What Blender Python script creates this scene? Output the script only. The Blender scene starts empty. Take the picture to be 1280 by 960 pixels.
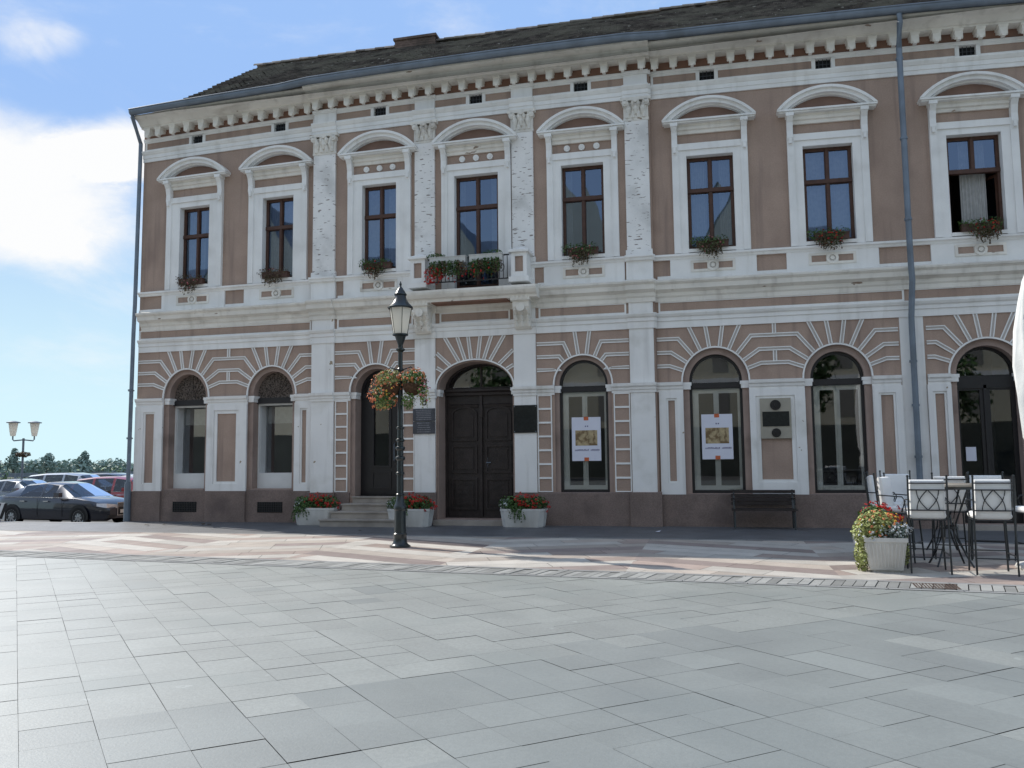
import bpy, math, random
from mathutils import Vector, Matrix
from mathutils.geometry import tessellate_polygon
random.seed(11)
R = math.radians
scene = bpy.context.scene
col = scene.collection

# ------------------------------------------------------------------ materials
def _nodes(name):
    m = bpy.data.materials.new(name); m.use_nodes = True
    nt = m.node_tree; nt.nodes.clear()
    out = nt.nodes.new('ShaderNodeOutputMaterial')
    return m, nt, out

def N(nt, kind, **kw):
    n = nt.nodes.new(kind)
    for k, v in kw.items(): setattr(n, k, v)
    return n

def mixc(nt, fac, a, b, mode='MIX'):
    n = N(nt, 'ShaderNodeMix', data_type='RGBA', blend_type=mode)
    for sock, v in ((n.inputs[0], fac), (n.inputs[6], a), (n.inputs[7], b)):
        if hasattr(v, 'is_output'): nt.links.new(v, sock)
        elif isinstance(v, (int, float)): sock.default_value = v
        else: sock.default_value = (v[0], v[1], v[2], 1)
    return n.outputs[2]

def ramp(nt, v, lo, hi):
    n = N(nt, 'ShaderNodeMapRange', interpolation_type='SMOOTHSTEP')
    nt.links.new(v, n.inputs[0]); n.inputs[1].default_value = lo; n.inputs[2].default_value = hi
    return n.outputs[0]

def mat(name, base, rough=.8, var=.12, scale=3., bump=0., bscale=40., spec=.5, metal=0., attr=None, attr_amt=.5,
        dirt=None, dirt_amt=.0, dirt_scale=(1.2, 1.2, 1.2), dirt_lo=.5, dirt_hi=.7, peel=None, peel_scale=(4, 4, 22), peel_lo=.66, peel_hi=.69,
        streak=None, streak_amt=0., fine=.0):
    m, nt, out = _nodes(name)
    tc = N(nt, 'ShaderNodeTexCoord'); P = tc.outputs['Object']
    def noise(sc, det=5, scv=None):
        n = N(nt, 'ShaderNodeTexNoise'); n.inputs['Scale'].default_value = sc; n.inputs['Detail'].default_value = det
        if scv:
            mp = N(nt, 'ShaderNodeMapping'); mp.inputs['Scale'].default_value = scv
            nt.links.new(P, mp.inputs[0]); nt.links.new(mp.outputs[0], n.inputs[0])
        else: nt.links.new(P, n.inputs[0])
        return n.outputs['Fac']
    dk = tuple(c*(1-var) for c in base); lt = tuple(min(1, c*(1+var)) for c in base)
    c = mixc(nt, ramp(nt, noise(scale), .3, .7), dk, lt)
    if fine:
        c = mixc(nt, ramp(nt, noise(scale*25, 2), .35, .65), c, mixc(nt, 1., c, (1-fine,)*3, 'MULTIPLY'))
    if attr:
        a = N(nt, 'ShaderNodeAttribute', attribute_name=attr)
        mr = N(nt, 'ShaderNodeMapRange'); nt.links.new(a.outputs['Fac'], mr.inputs[0])
        mr.inputs[3].default_value = 1-attr_amt; mr.inputs[4].default_value = 1+attr_amt
        cb = N(nt, 'ShaderNodeCombineColor')
        for i in range(3): nt.links.new(mr.outputs[0], cb.inputs[i])
        c = mixc(nt, 1., c, cb.outputs[0], 'MULTIPLY')
    if streak:
        f = ramp(nt, noise(1., 6, (5, 5, .35)), .5, .75)
        mm = N(nt, 'ShaderNodeMath', operation='MULTIPLY'); nt.links.new(f, mm.inputs[0]); mm.inputs[1].default_value = streak_amt
        c = mixc(nt, mm.outputs[0], c, streak)
    if dirt:
        f = ramp(nt, noise(1., 8, dirt_scale), dirt_lo, dirt_hi)
        mm = N(nt, 'ShaderNodeMath', operation='MULTIPLY'); nt.links.new(f, mm.inputs[0]); mm.inputs[1].default_value = dirt_amt
        c = mixc(nt, mm.outputs[0], c, dirt)
    if peel:
        f = ramp(nt, noise(1., 3, peel_scale), peel_lo, peel_hi)
        c = mixc(nt, f, c, peel)
    b = N(nt, 'ShaderNodeBsdfPrincipled')
    nt.links.new(c, b.inputs['Base Color'])
    b.inputs['Roughness'].default_value = rough; b.inputs['Metallic'].default_value = metal
    b.inputs['Specular IOR Level'].default_value = spec
    if bump:
        bp = N(nt, 'ShaderNodeBump'); bp.inputs['Strength'].default_value = bump; bp.inputs['Distance'].default_value = .02
        nt.links.new(noise(bscale, 6), bp.inputs['Height']); nt.links.new(bp.outputs[0], b.inputs['Normal'])
    nt.links.new(b.outputs[0], out.inputs[0])
    return m

def glass_mat(name, tint=(.75, .8, .8), boost=1.6, base=.04, rough=.015, wav=.0, col=(.92, .95, 1)):
    m, nt, out = _nodes(name)
    tr = N(nt, 'ShaderNodeBsdfTransparent'); tr.inputs[0].default_value = (*tint, 1)
    gl = N(nt, 'ShaderNodeBsdfGlossy'); gl.inputs['Roughness'].default_value = rough
    gl.inputs['Color'].default_value = (*col, 1)
    fr = N(nt, 'ShaderNodeFresnel'); fr.inputs[0].default_value = 1.5
    ma = N(nt, 'ShaderNodeMath', operation='MULTIPLY_ADD', use_clamp=True)
    nt.links.new(fr.outputs[0], ma.inputs[0]); ma.inputs[1].default_value = boost; ma.inputs[2].default_value = base
    if wav:
        tc = N(nt, 'ShaderNodeTexCoord'); no = N(nt, 'ShaderNodeTexNoise'); no.inputs['Scale'].default_value = 1.3; no.inputs['Detail'].default_value = 1
        nt.links.new(tc.outputs['Object'], no.inputs[0])
        bp = N(nt, 'ShaderNodeBump'); bp.inputs['Strength'].default_value = wav; bp.inputs['Distance'].default_value = .02
        nt.links.new(no.outputs['Fac'], bp.inputs['Height']); nt.links.new(bp.outputs[0], gl.inputs['Normal'])
    mx = N(nt, 'ShaderNodeMixShader')
    nt.links.new(ma.outputs[0], mx.inputs[0]); nt.links.new(tr.outputs[0], mx.inputs[1]); nt.links.new(gl.outputs[0], mx.inputs[2])
    nt.links.new(mx.outputs[0], out.inputs[0])
    return m

M = {}
M['tan'] = mat('tan_stucco', (.415, .305, .245), .9, .07, 1.3, .35, 60, .2, dirt=(.28, .20, .165), dirt_amt=.6, dirt_lo=.5, dirt_hi=.8, streak=(.27, .20, .17), streak_amt=.8, fine=.08)
M['ring'] = mat('arch_stucco', (.365, .275, .235), .9, .08, 2, .3, 60, .2, dirt=(.15, .115, .1), dirt_amt=.5)
M['white'] = mat('white_trim', (.84, .83, .805), .8, .05, 1.5, .2, 45, .25, dirt=(.52, .50, .46), dirt_amt=.45, dirt_lo=.52, dirt_hi=.82, streak=(.52, .50, .45), streak_amt=.3)
M['cornice'] = mat('weathered_cornice', (.81, .775, .71), .85, .08, 1.2, .3, 30, .2, dirt=(.34, .29, .24), dirt_amt=.65, dirt_scale=(.8, 2, 3), dirt_lo=.54, dirt_hi=.8, streak=(.46, .42, .36), streak_amt=.4, peel=(.30, .23, .18), peel_scale=(2.2, 3, 7), peel_lo=.70, peel_hi=.73)
M['peel'] = mat('peeling_white', (.84, .825, .80), .85, .05, 1.5, .4, 35, .2, dirt=(.42, .41, .39), dirt_amt=.5, peel=(.24, .2, .18), peel_scale=(5, 5, 26), peel_lo=.625, peel_hi=.655)
M['white_low'] = mat('white_ground_floor', (.83, .815, .79), .8, .04, 1.2, .2, 45, .25, dirt=(.46, .44, .38), dirt_amt=.5, dirt_lo=.52, dirt_hi=.75, streak=(.45, .43, .4), streak_amt=.35, peel=(.34, .28, .2), peel_scale=(3, 3, 3.5), peel_lo=.73, peel_hi=.75)
M['plinth'] = mat('brown_plinth', (.25, .19, .165), .9, .12, 1.6, .6, 70, .2, dirt=(.10, .08, .075), dirt_amt=.5, peel=(.36, .34, .32), peel_scale=(14, 14, 14), peel_lo=.76, peel_hi=.78, fine=.2)
M['stone'] = mat('step_stone', (.36, .32, .28), .85, .12, 3, .3, 30, .3, dirt=(.2, .18, .16), dirt_amt=.5)
M['tymp_shade'] = mat('shaded_tympanum_stucco', (.25, .16, .125), .9, .1, 2, .2, 40, .2)  # deep shade inside the pediments is put into this stucco colour
M['groove'] = mat('moulding_groove', (.50, .46, .43), .9, .06, 2)
M['soffit'] = mat('soffit_ochre', (.26, .15, .11), .9, .12, 2, .2, 40, .2, dirt=(.13, .09, .07), dirt_amt=.6)
M['tile'] = mat('roof_tile', (.255, .222, .196), .92, .25, 6, .4, 30, .2, attr='tone', attr_amt=.8, dirt=(.19, .18, .145), dirt_amt=.55, dirt_scale=(.9, .9, .9), dirt_lo=.42, dirt_hi=.62, peel=(.26, .25, .22), peel_scale=(5, 5, 5), peel_lo=.66, peel_hi=.72)
M['zinc'] = mat('zinc_gutter', (.17, .205, .25), .45, .12, 3, 0, 1, .5, metal=.25, dirt=(.10, .115, .13), dirt_amt=.5)
M['brick'] = mat('chimney_brick', (.16, .115, .095), .9, .2, 8, .5, 20, .2, dirt=(.07, .06, .05), dirt_amt=.7)
M['wood'] = mat('brown_window_wood', (.075, .034, .022), .5, .15, 8, .1, 60, .4)
M['wood_dk'] = mat('dark_door_wood', (.030, .022, .020), .5, .25, 5, .25, 40, .4, dirt=(.045, .038, .037), dirt_amt=.5)
M['black'] = mat('black_frame', (.015, .014, .016), .4, .1, 5, 0, 1, .5)
M['white_frame'] = mat('white_window_wood', (.82, .82, .79), .5, .05, 4, 0, 1, .4)
M['white_board'] = mat('white_board', (.70, .71, .70), .6, .04, 3, 0, 1, .4)
M['glass'] = glass_mat('window_glass', (.62, .65, .70), 1.9, .12, wav=.10, col=(.55, .72, 1))
M['shop_glass'] = glass_mat('shop_glass', (.88, .90, .89), 1.5, .05, wav=.03)
M['display_glass'] = glass_mat('display_glass', (.85, .87, .86), 1.8, .17, wav=.03)
M['curtain'] = mat('curtain', (.45, .45, .44), .9, .08, 10, .3, 20, .1)
M['room'] = mat('room_wall', (.26, .24, .21), .9, .05, 1)
M['iron'] = mat('black_iron', (.012, .014, .016), .32, .15, 10, .1, 40, .6)
M['lamp_green'] = mat('lamp_paint', (.012, .018, .020), .28, .15, 10, .05, 60, .6)
M['rust'] = mat('rusty_grate', (.085, .06, .048), .8, .3, 20, .3, 40, .3)
M['dark'] = mat('dark_void', (.012, .012, .013), .9, .1, 3)
M['grille'] = mat('grille_pattern', (.17, .14, .12), .9, .1, 4, .3, 40, .2, peel=(.06, .05, .045), peel_scale=(26, 26, 26), peel_lo=.5, peel_hi=.54)
M['plaque_grey'] = mat('grey_marble', (.055, .058, .07), .35, .2, 6, 0, 1, .5)
M['plaque_black'] = mat('black_granite', (.016, .019, .02), .18, .2, 20, 0, 1, .5)
M['plaque_text'] = mat('engraved_text', (.22, .22, .24), .5, .1, 6)
M['limestone'] = mat('plaque_limestone', (.36, .33, .27), .7, .06, 4, .1, 40, .3)
M['bronze'] = mat('dark_bronze', (.022, .02, .019), .45, .3, 12, .3, 30, .5, metal=.3)
M['paper'] = mat('poster_paper', (.70, .71, .80), .6, .02, 3, 0, 1, .3)
M['tape'] = mat('orange_tape', (.55, .13, .05), .5, .08, 10, 0, 1, .4)
M['ink'] = mat('poster_ink', (.18, .17, .28), .7, .05, 5)
M['art'] = mat('poster_print', (.42, .33, .19), .7, .25, 9, 0, 1, .3, dirt=(.16, .10, .05), dirt_amt=.9, dirt_scale=(7, 7, 7), dirt_lo=.45, dirt_hi=.6)
M['concrete'] = mat('planter_concrete', (.60, .59, .56), .85, .07, 5, .3, 60, .2, dirt=(.36, .34, .3), dirt_amt=.6, streak=(.3, .28, .25), streak_amt=.35)
M['soil'] = mat('soil', (.035, .025, .018), .95, .3, 20, .6, 30, .1)
M['cushion'] = mat('white_cushion', (.82, .815, .80), .85, .03, 4, .15, 90, .2)
M['canvas'] = mat('umbrella_canvas', (.72, .73, .72), .8, .05, 3, .2, 60, .2)
M['table_top'] = mat('table_top', (.28, .25, .21), .35, .1, 5, 0, 1, .5)
M['basket'] = mat('coir_basket', (.085, .05, .032), .95, .3, 20, .6, 60, .1)
M['lamp_glass'] = mat('frosted_glass', (.62, .58, .50), .35, .04, 3, 0, 1, .5)
_lm, _nt, _o = _nodes('milky_glass'); _d = N(_nt, 'ShaderNodeBsdfDiffuse'); _d.inputs[0].default_value = (.88, .86, .80, 1); _t = N(_nt, 'ShaderNodeBsdfTranslucent'); _t.inputs[0].default_value = (.95, .92, .84, 1); _x = N(_nt, 'ShaderNodeMixShader'); _x.inputs[0].default_value = .55
_nt.links.new(_d.outputs[0], _x.inputs[1]); _nt.links.new(_t.outputs[0], _x.inputs[2]); _nt.links.new(_x.outputs[0], _o.inputs[0]); M['lamp_glass'] = _lm
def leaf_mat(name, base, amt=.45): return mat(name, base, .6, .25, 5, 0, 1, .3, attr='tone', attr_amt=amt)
M['leaf'] = leaf_mat('green_leaf', (.068, .125, .034))
M['leaf_light'] = leaf_mat('fresh_leaf', (.12, .20, .05))
M['leaf_grey'] = leaf_mat('silver_leaf', (.20, .24, .20))
M['leaf_yellow'] = leaf_mat('lime_leaf', (.31, .34, .12))
M['leaf_dry'] = leaf_mat('dull_leaf', (.12, .09, .05))
M['red'] = leaf_mat('red_petal', (.42, .02, .015), .35)
M['orange'] = leaf_mat('orange_petal', (.72, .23, .10), .3)
M['yellow'] = leaf_mat('yellow_petal', (.65, .36, .05), .3)
M['white_petal'] = leaf_mat('white_petal', (.62, .64, .66), .25)
M['pink'] = leaf_mat('pink_petal', (.5, .15, .16), .3)
M['tree_far'] = leaf_mat('hazy_foliage', (.25, .33, .285), .3)  # pale bluish haze of distance is put into the leaf colour
M['tree_near'] = leaf_mat('bank_foliage', (.14, .21, .10), .4)
M['bark'] = mat('bark', (.10, .09, .075), .9, .2, 10, .4, 30, .1)

# ------------------------------------------------------------------ mesh helpers
def warp(x, y, z):                                  # the old front is a touch out of level: its eaves crown over the middle
    if z <= 4.5: return (x, y, z)
    q = min(((x-11)/11)**2, 1.15)
    d = (min(z, 11.75)-4.5)*.036*(.45-q)
    if z > 11.75: d *= max(0, 1-(z-11.75)/3.2)
    return (x, y, z+d)

class MB:
    def __init__(s): s.v = []; s.f = []; s.mi = []; s.cur = 0; s.tone = []; s.t = .5
    def face(s, pts):
        i = len(s.v); s.v += [tuple(p) for p in pts]; s.f.append(tuple(range(i, i+len(pts)))); s.mi.append(s.cur); s.tone.append(s.t)
    def idx(s, ids): s.f.append(tuple(ids)); s.mi.append(s.cur); s.tone.append(s.t)
    def box(s, x0, x1, y0, y1, z0, z1, nx=1):
        for k in range(nx):
            a = x0+(x1-x0)*k/nx; b = x0+(x1-x0)*(k+1)/nx
            s.face([(a, y0, z0), (b, y0, z0), (b, y0, z1), (a, y0, z1)])
            s.face([(b, y1, z0), (a, y1, z0), (a, y1, z1), (b, y1, z1)])
            s.face([(a, y0, z1), (b, y0, z1), (b, y1, z1), (a, y1, z1)])
            s.face([(a, y1, z0), (b, y1, z0), (b, y0, z0), (a, y0, z0)])
            if k == 0: s.face([(a, y1, z0), (a, y0, z0), (a, y0, z1), (a, y1, z1)])
            if k == nx-1: s.face([(b, y0, z0), (b, y1, z0), (b, y1, z1), (b, y0, z1)])
    def plate(s, outer, holes, y0, y1=None, sides=True, hole_sides=True):
        """flat shape in the x-z plane at y0 (facing -y), its edges run back to y1"""
        loops = [outer]+list(holes)
        tri = tessellate_polygon([[Vector((x, z, 0)) for x, z in l] for l in loops])
        flat = [p for l in loops for p in l]
        i = len(s.v); s.v += [(x, y0, z) for x, z in flat]
        for t in tri:
            a, b, c = (flat[k] for k in t)
            ar = (b[0]-a[0])*(c[1]-a[1])-(c[0]-a[0])*(b[1]-a[1])
            t = t if ar > 0 else t[::-1]
            s.idx([i+k for k in t])
        if y1 is not None:
            for n, l in enumerate(loops):
                if n == 0 and not sides or n > 0 and not hole_sides: continue
                for k in range(len(l)):
                    a, b = l[k], l[(k+1) % len(l)]
                    s.face([(a[0], y0, a[1]), (a[0], y1, a[1]), (b[0], y1, b[1]), (b[0], y0, b[1])])
    def mold(s, prof, x0, x1, y, seg=1.3, mitre=False, caps=True):
        n = max(1, int(math.ceil((x1-x0)/seg)))
        i = len(s.v); m = len(prof)
        for k in range(n+1):
            x = x0+(x1-x0)*k/n
            for o, z in prof: s.v.append(((x-o if (mitre and k == 0) else x), y-o, z))
        for k in range(n):
            for j in range(m-1):
                a = i+k*m+j; s.idx([a, a+m, a+m+1, a+1])
        if caps:
            if not mitre: s.idx([i+j for j in range(m)])
            s.idx([i+n*m+j for j in range(m)][::-1])
    def mold_side(s, prof, x, y0, y1):                # the same run along the left gable
        i = len(s.v); m = len(prof)
        for k in range(2):
            for o, z in prof: s.v.append((x-o, (y0-o if k == 0 else y1), z))
        for j in range(m-1): s.idx([i+j, i+j+1, i+m+j+1, i+m+j])
    def lathe(s, prof, n=16, c=(0, 0, 0), a0=0., sq=None):
        i = len(s.v); m = len(prof)
        for k in range(n):
            a = a0+2*math.pi*k/n
            for r, z in prof: s.v.append((c[0]+r*math.cos(a), c[1]+r*math.sin(a), c[2]+z))
        for k in range(n):
            for j in range(m-1):
                a = i+k*m+j; b = i+((k+1) % n)*m+j
                s.idx([a, b, b+1, a+1])
    def tube(s, pts, r, n=6):
        pts = [Vector(p) for p in pts]; i = len(s.v)
        rr = r if isinstance(r, (list, tuple)) else [r]*len(pts)
        for k, p in enumerate(pts):
            d = (pts[min(k+1, len(pts)-1)]-pts[max(k-1, 0)]).normalized()
            u = d.cross(Vector((0, 0, 1)) if abs(d.z) < .95 else Vector((1, 0, 0))).normalized(); w = d.cross(u)
            for j in range(n):
                a = 2*math.pi*j/n; s.v.append(tuple(p+(u*math.cos(a)+w*math.sin(a))*rr[k]))
        for k in range(len(pts)-1):
            for j in range(n):
                a = i+k*n+j; b = i+k*n+(j+1) % n
                s.idx([a, b, b+n, a+n])
        s.idx([i+j for j in range(n)][::-1]); s.idx([i+(len(pts)-1)*n+j for j in range(n)])
    def disc(s, c, r, y0, y1, n=20):
        s.plate([(c[0]+r*math.cos(2*math.pi*k/n), c[1]+r*math.sin(2*math.pi*k/n)) for k in range(n)], [], y0, y1)
    def strip(s, pts, y, w=.044, groove=True):
        """raised double rib along a polyline of (x, z) points on a wall plane y"""
        P = [Vector(p) for p in pts]
        prof = [(-w, 0), (-w, .024), (-w*.52, .024), (-w*.48, .004), (w*.48, .004), (w*.52, .024), (w, .024), (w, 0)] if groove else [(-w, 0), (-w, .022), (w, .022), (w, 0)]
        i = len(s.v); m = len(prof)
        for k, p in enumerate(P):
            if k == 0: t = (P[1]-P[0]).normalized(); nn = Vector((-t.y, t.x)); f = 1
            elif k == len(P)-1: t = (P[-1]-P[-2]).normalized(); nn = Vector((-t.y, t.x)); f = 1
            else:
                t1 = (P[k]-P[k-1]).normalized(); t2 = (P[k+1]-P[k]).normalized()
                nn = Vector((-(t1.y+t2.y), t1.x+t2.x)).normalized(); f = 1/max(.4, nn.dot(Vector((-t1.y, t1.x))))
            for o, h in prof: s.v.append((p.x+nn.x*o*f, y-h, p.y+nn.y*o*f))
        for k in range(len(P)-1):
            for j in range(m-1):
                s.cur = 1 if (groove and j == 3) else 0
                a = i+k*m+j; s.idx([a, a+1, a+m+1, a+m])
        s.cur = 0
        s.idx([i+j for j in range(m)]); s.idx([i+(len(P)-1)*m+j for j in range(m)][::-1])
    def build(s, name, mats, parent=None, smooth=False, w=False, loc=None, merge=False, tone=False):
        me = bpy.data.meshes.new(name)
        v = [warp(*p) for p in s.v] if w else s.v
        me.from_pydata(v, [], s.f)
        for m in (mats if isinstance(mats, (list, tuple)) else [mats]): me.materials.append(m)
        me.polygons.foreach_set('material_index', s.mi)
        if smooth is True: me.polygons.foreach_set('use_smooth', [True]*len(s.f))
        if tone:
            a = me.attributes.new('tone', 'FLOAT', 'FACE'); a.data.foreach_set('value', s.tone)
        me.update()
        if smooth == 'auto':
            me.polygons.foreach_set('use_smooth', [True]*len(s.f)); me.set_sharp_from_angle(angle=R(35))
        o = bpy.data.objects.new(name, me); col.objects.link(o)
        if parent is not None: o.parent = parent
        if loc: o.location = loc
        return o

def tag(o, label=None, cat=None, group=None, kind=None):
    if label: o['label'] = label
    if cat: o['category'] = cat
    if group: o['group'] = group
    if kind: o['kind'] = kind
    return o
def thing(name, label, cat, loc=(0, 0, 0), rz=0., group=None):
    o = bpy.data.objects.new(name, None); col.objects.link(o); o.location = loc; o.rotation_euler = (0, 0, rz)
    o.empty_display_size = .3
    return tag(o, label, cat, group)
def copy_tree(o, parent=None):
    c = o.copy(); col.objects.link(c)
    if parent is not None: c.parent = parent
    for ch in list(o.children): copy_tree(ch, c)
    return c
def rect(x0, x1, z0, z1): return [(x0, z0), (x1, z0), (x1, z1), (x0, z1)]
def arch(c, a, b, zs, n=22): return [(c+a*math.cos(math.pi*k/n), zs+b*math.sin(math.pi*k/n)) for k in range(n+1)]
def door_loop(c, a, b, zs, z0, n=22): return [(c-a, z0), (c+a, z0)]+arch(c, a, b, zs, n)

# ------------------------------------------------------------------ the corner townhouse
house = thing('corner_townhouse', 'long brown stucco town house with white trim, arched ground floor and tiled roof', 'building')
YS = {'L': 0., 'C': -.12, 'R': 0.}
SEC = {'L': (0., 5.28), 'C': (5.28, 14.02), 'R': (14.02, 27.)}
ZS = 3.30
OPEN = [('O1', 'L', 1.53, .68, .75), ('O2', 'L', 4.08, .69, .74), ('O3', 'C', 7.04, .67, .67), ('O4', 'C', 9.64, .975, .68), ('O5', 'C', 12.30, .68, .69),
        ('O6', 'R', 15.34, .73, .76), ('O7', 'R', 17.96, .70, .72), ('O8', 'R', 20.96, .735, .72), ('O9', 'R', 23.75, .72, .72)]
OPZ0 = {'O1': .84, 'O2': .84, 'O3': .68, 'O4': .12, 'O5': .76, 'O6': .74, 'O7': .74, 'O8': .10, 'O9': .74}
RING = {'O1': .12, 'O2': .12, 'O3': .10, 'O4': .035, 'O5': .10, 'O6': .14, 'O7': .14, 'O8': .14, 'O9': .14}
UP = [('L', 1.69, .91), ('L', 4.21, .90), ('C', 7.14, .93), ('C', 9.72, 1.13), ('C', 12.38, 1.03), ('R', 15.37, 1.06), ('R', 17.96, 1.06), ('R', 20.95, 1.08), ('R', 23.75, 1.08)]
UZ0, UZ1 = 6.36, 8.57
PIL = [(5.30, 5.92), (8.11, 8.64), (10.64, 11.18), (13.42, 13.98)]

wall = MB()
for s, (xa, xb) in SEC.items():
    y = YS[s]
    # ground floor wall, cut bay by bay
    ops = [o for o in OPEN if o[1] == s]
    cuts = [xa]+[(ops[i][2]+ops[i+1][2])/2 for i in range(len(ops)-1)]+[xb]
    for i, (nm, _, c, a, b) in enumerate(ops):
        wall.plate(rect(cuts[i], cuts[i+1], 0, 4.58), [door_loop(c, a, b, ZS, OPZ0[nm])], y)
        ringm = MB(); reveal = MB()
        rg = RING[nm]; z0 = OPZ0[nm]
        lo = door_loop(c, a, b, ZS, z0); li = door_loop(c, a-rg, b-rg, ZS, z0)
        d1 = .07 if nm != 'O4' else .05
        for k in range(len(lo)):
            p, q = lo[k], lo[(k+1) % len(lo)]
            ringm.face([(p[0], y, p[1]), (p[0], y+d1, p[1]), (q[0], y+d1, q[1]), (q[0], y, q[1])])
        ringm.plate([(c-a, z0)]+[(c-a+rg, z0)]+[p for p in reversed(arch(c, a-rg, b-rg, ZS))]+[(c+a-rg, z0), (c+a, z0)]+arch(c, a, b, ZS), [], y+d1)
        d2 = .62 if nm == 'O4' else (.46 if nm in ('O3', 'O8') else .40)
        for k in range(len(li)):
            p, q = li[k], li[(k+1) % len(li)]
            reveal.face([(p[0], y+d1, p[1]), (p[0], y+d2, p[1]), (q[0], y+d2, q[1]), (q[0], y+d1, q[1])])
        ringm.build('arch_ring', M['ring'], house, w=True); reveal.build('opening_reveal', M['ring'], house, w=True)
    # frieze, parapet and upper wall
    n = 1 if s == 'L' else (2 if s == 'C' else 3)
    ups = [u for u in UP if u[0] == s]
    cuts = [xa]+[(ups[i][1]+ups[i+1][1])/2 for i in range(len(ups)-1)]+[xb]
    for i, (_, c, w_) in enumerate(ups):
        z0 = UZ0 if abs(c-9.72) > .1 else 5.76
        wall.plate(rect(cuts[i], cuts[i+1], 4.58, 10.95), [rect(c-w_/2, c+w_/2, z0, UZ1), rect(c-.18, c+.18, 10.36, 10.63)], y)
# returns of the projecting centre, left gable and back
for x in (5.28, 14.02):
    wall.face([(x, -.12, 0), (x, 0, 0), (x, 0, 10.9), (x, -.12, 10.9)])
wall.face([(0, 11, -1.2), (0, 0, -1.2), (0, 0, 11.15), (0, 11, 11.15)])
wall.face([(0, -.1, 11.1), (0, 11, 11.1), (0.07, 5.5, 15.2)])
wall.face([(27, 0, 0), (27, 11, 0), (27, 11, 11.3), (27, 5.5, 15.2), (27, 0, 11.3)])
wall.face([(27, 11, -1.2), (0, 11, -1.2), (0, 11, 11.3), (27, 11, 11.3)])
wall.build('wall', M['tan'], house, w=True)

rooms = MB()
for z0, z1 in ((.05, 4.5), (5.0, 10.0)):
    rooms.face([(.1, .55, z0), (26.9, .55, z0), (26.9, 6, z0), (.1, 6, z0)])
    rooms.face([(.1, .55, z1), (26.9, .55, z1), (26.9, 6, z1), (.1, 6, z1)])
    rooms.face([(.1, 4.5, z0), (26.9, 4.5, z0), (26.9, 4.5, z1), (.1, 4.5, z1)])
    for x in (.1, 2.9, 5.6, 8.4, 11.0, 13.7, 16.6, 19.4, 22.4, 26.9):
        rooms.face([(x, .66, z0), (x, 4.5, z0), (x, 4.5, z1), (x, .66, z1)])
rooms.build('interior', M['room'], house)

# plinth with window bays set back
PLZ = {'L': .80, 'C': .76, 'R': .715}
def plinth_piece(x0, x1, y, out, z1, z0=0.):
    pl = MB(); pl.box(x0, x1, y-out, y+.005, z0, z1); pl.face([(x0, y-out, z1), (x1, y-out, z1), (x1, y, z1+.02), (x0, y, z1+.02)])
    pl.build('plinth', M['plinth'], house)
for a, b in ((-.05, .85), (2.21, 3.39), (4.77, 5.28)): plinth_piece(a, b, 0, .07, .80, -.6 if a < 0 else 0)
for a, b in ((.85, 2.21), (3.39, 4.77)): plinth_piece(a, b, 0, .012, .82)
plinth_piece(5.22, 5.98, -.12, .10, .76); plinth_piece(5.98, 6.37, -.12, .05, .76); plinth_piece(7.71, 8.665, -.12, .06, .76)
plinth_piece(10.615, 11.24, -.12, .06, .76); plinth_piece(11.24, 13.36, -.12, .05, .755); plinth_piece(13.36, 14.08, -.12, .10, .77)
plinth_piece(14.08, 20.22, 0, .06, .715); plinth_piece(21.7, 27., 0, .06, .715)
pl = MB(); pl.box(-.05, -.002, .01, 11, -1.2, .8)
pl.build('gable_plinth', M['plinth'], house)
for c in (1.575, 4.085):
    g = MB(); g.plate(rect(c-.36, c+.36, .25, .52), [], -.018, -.01); g.build('basement_vent', M['dark'], house)
    g2 = MB()
    for k in range(14): g2.box(c-.35+k*.051, c-.338+k*.051, -.03, -.02, .26, .51)
    for k in range(4): g2.box(c-.355, c+.355, -.033, -.03, .28+k*.06, .29+k*.06)
    o = [x for x in house.children if x.name.startswith('basement_vent')][-1]
    g2.build('bars', M['iron'], o)

# mouldings ----------------------------------------------------------------
def run(name, prof, mt, segs, parent=house, left=False):
    m = MB()
    for s, (xa, xb) in segs.items():
        m.mold(prof, xa, xb, YS[s], mitre=(s == 'L' and left))
        if s == 'L' and left: m.mold_side(prof, 0, 0, 11)
    return m.build(name, mt, parent, w=True)
SEG = {'L': (0.0, 5.26), 'C': (5.24, 14.06), 'R': (14.02, 27)}
BAND = [(0, 4.56), (.03, 4.56), (.03, 4.71), (.055, 4.725), (.055, 4.80), (.09, 4.83), (.115, 4.88), (.115, 4.90), (0, 4.925)]
run('band_course', BAND, M['white'], {'L': (.03, 5.26), 'C': (5.24, 14.06), 'R': (14.02, 27)})
STRING = [(0, 5.17), (.04, 5.17), (.05, 5.26), (.09, 5.30), (.10, 5.37), (.22, 5.43), (.24, 5.53), (.30, 5.58), (.31, 5.62), (.05, 5.70), (0, 5.70)]
run('string_course', STRING, M['cornice'], {'L': (.10, 5.26), 'C': (5.24, 14.06), 'R': (14.02, 27)})
SILL = [(0, 6.14), (.06, 6.14), (.075, 6.19), (.12, 6.21), (.12, 6.255), (.02, 6.275), (0, 6.275)]
run('sill_course', SILL, M['white'], {'L': (0, 5.26), 'C': (5.24, 8.6), 'R': (14.02, 27)}, left=False)
m = MB(); m.mold(SILL, 10.66, 14.06, -.12); m.build('sill_course', M['white'], house, w=True)
ARCHI = [(0, 10.03), (.035, 10.03), (.035, 10.12), (.055, 10.13), (.055, 10.22), (.08, 10.24), (.12, 10.30), (.12, 10.33), (0, 10.35)]
run('architrave', ARCHI, M['white'], SEG)
FTOP = [(0, 10.61), (.03, 10.61), (.03, 10.65), (.05, 10.67), (.05, 10.70), (0, 10.71)]
run('frieze_course', FTOP, M['white'], SEG)
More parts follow.
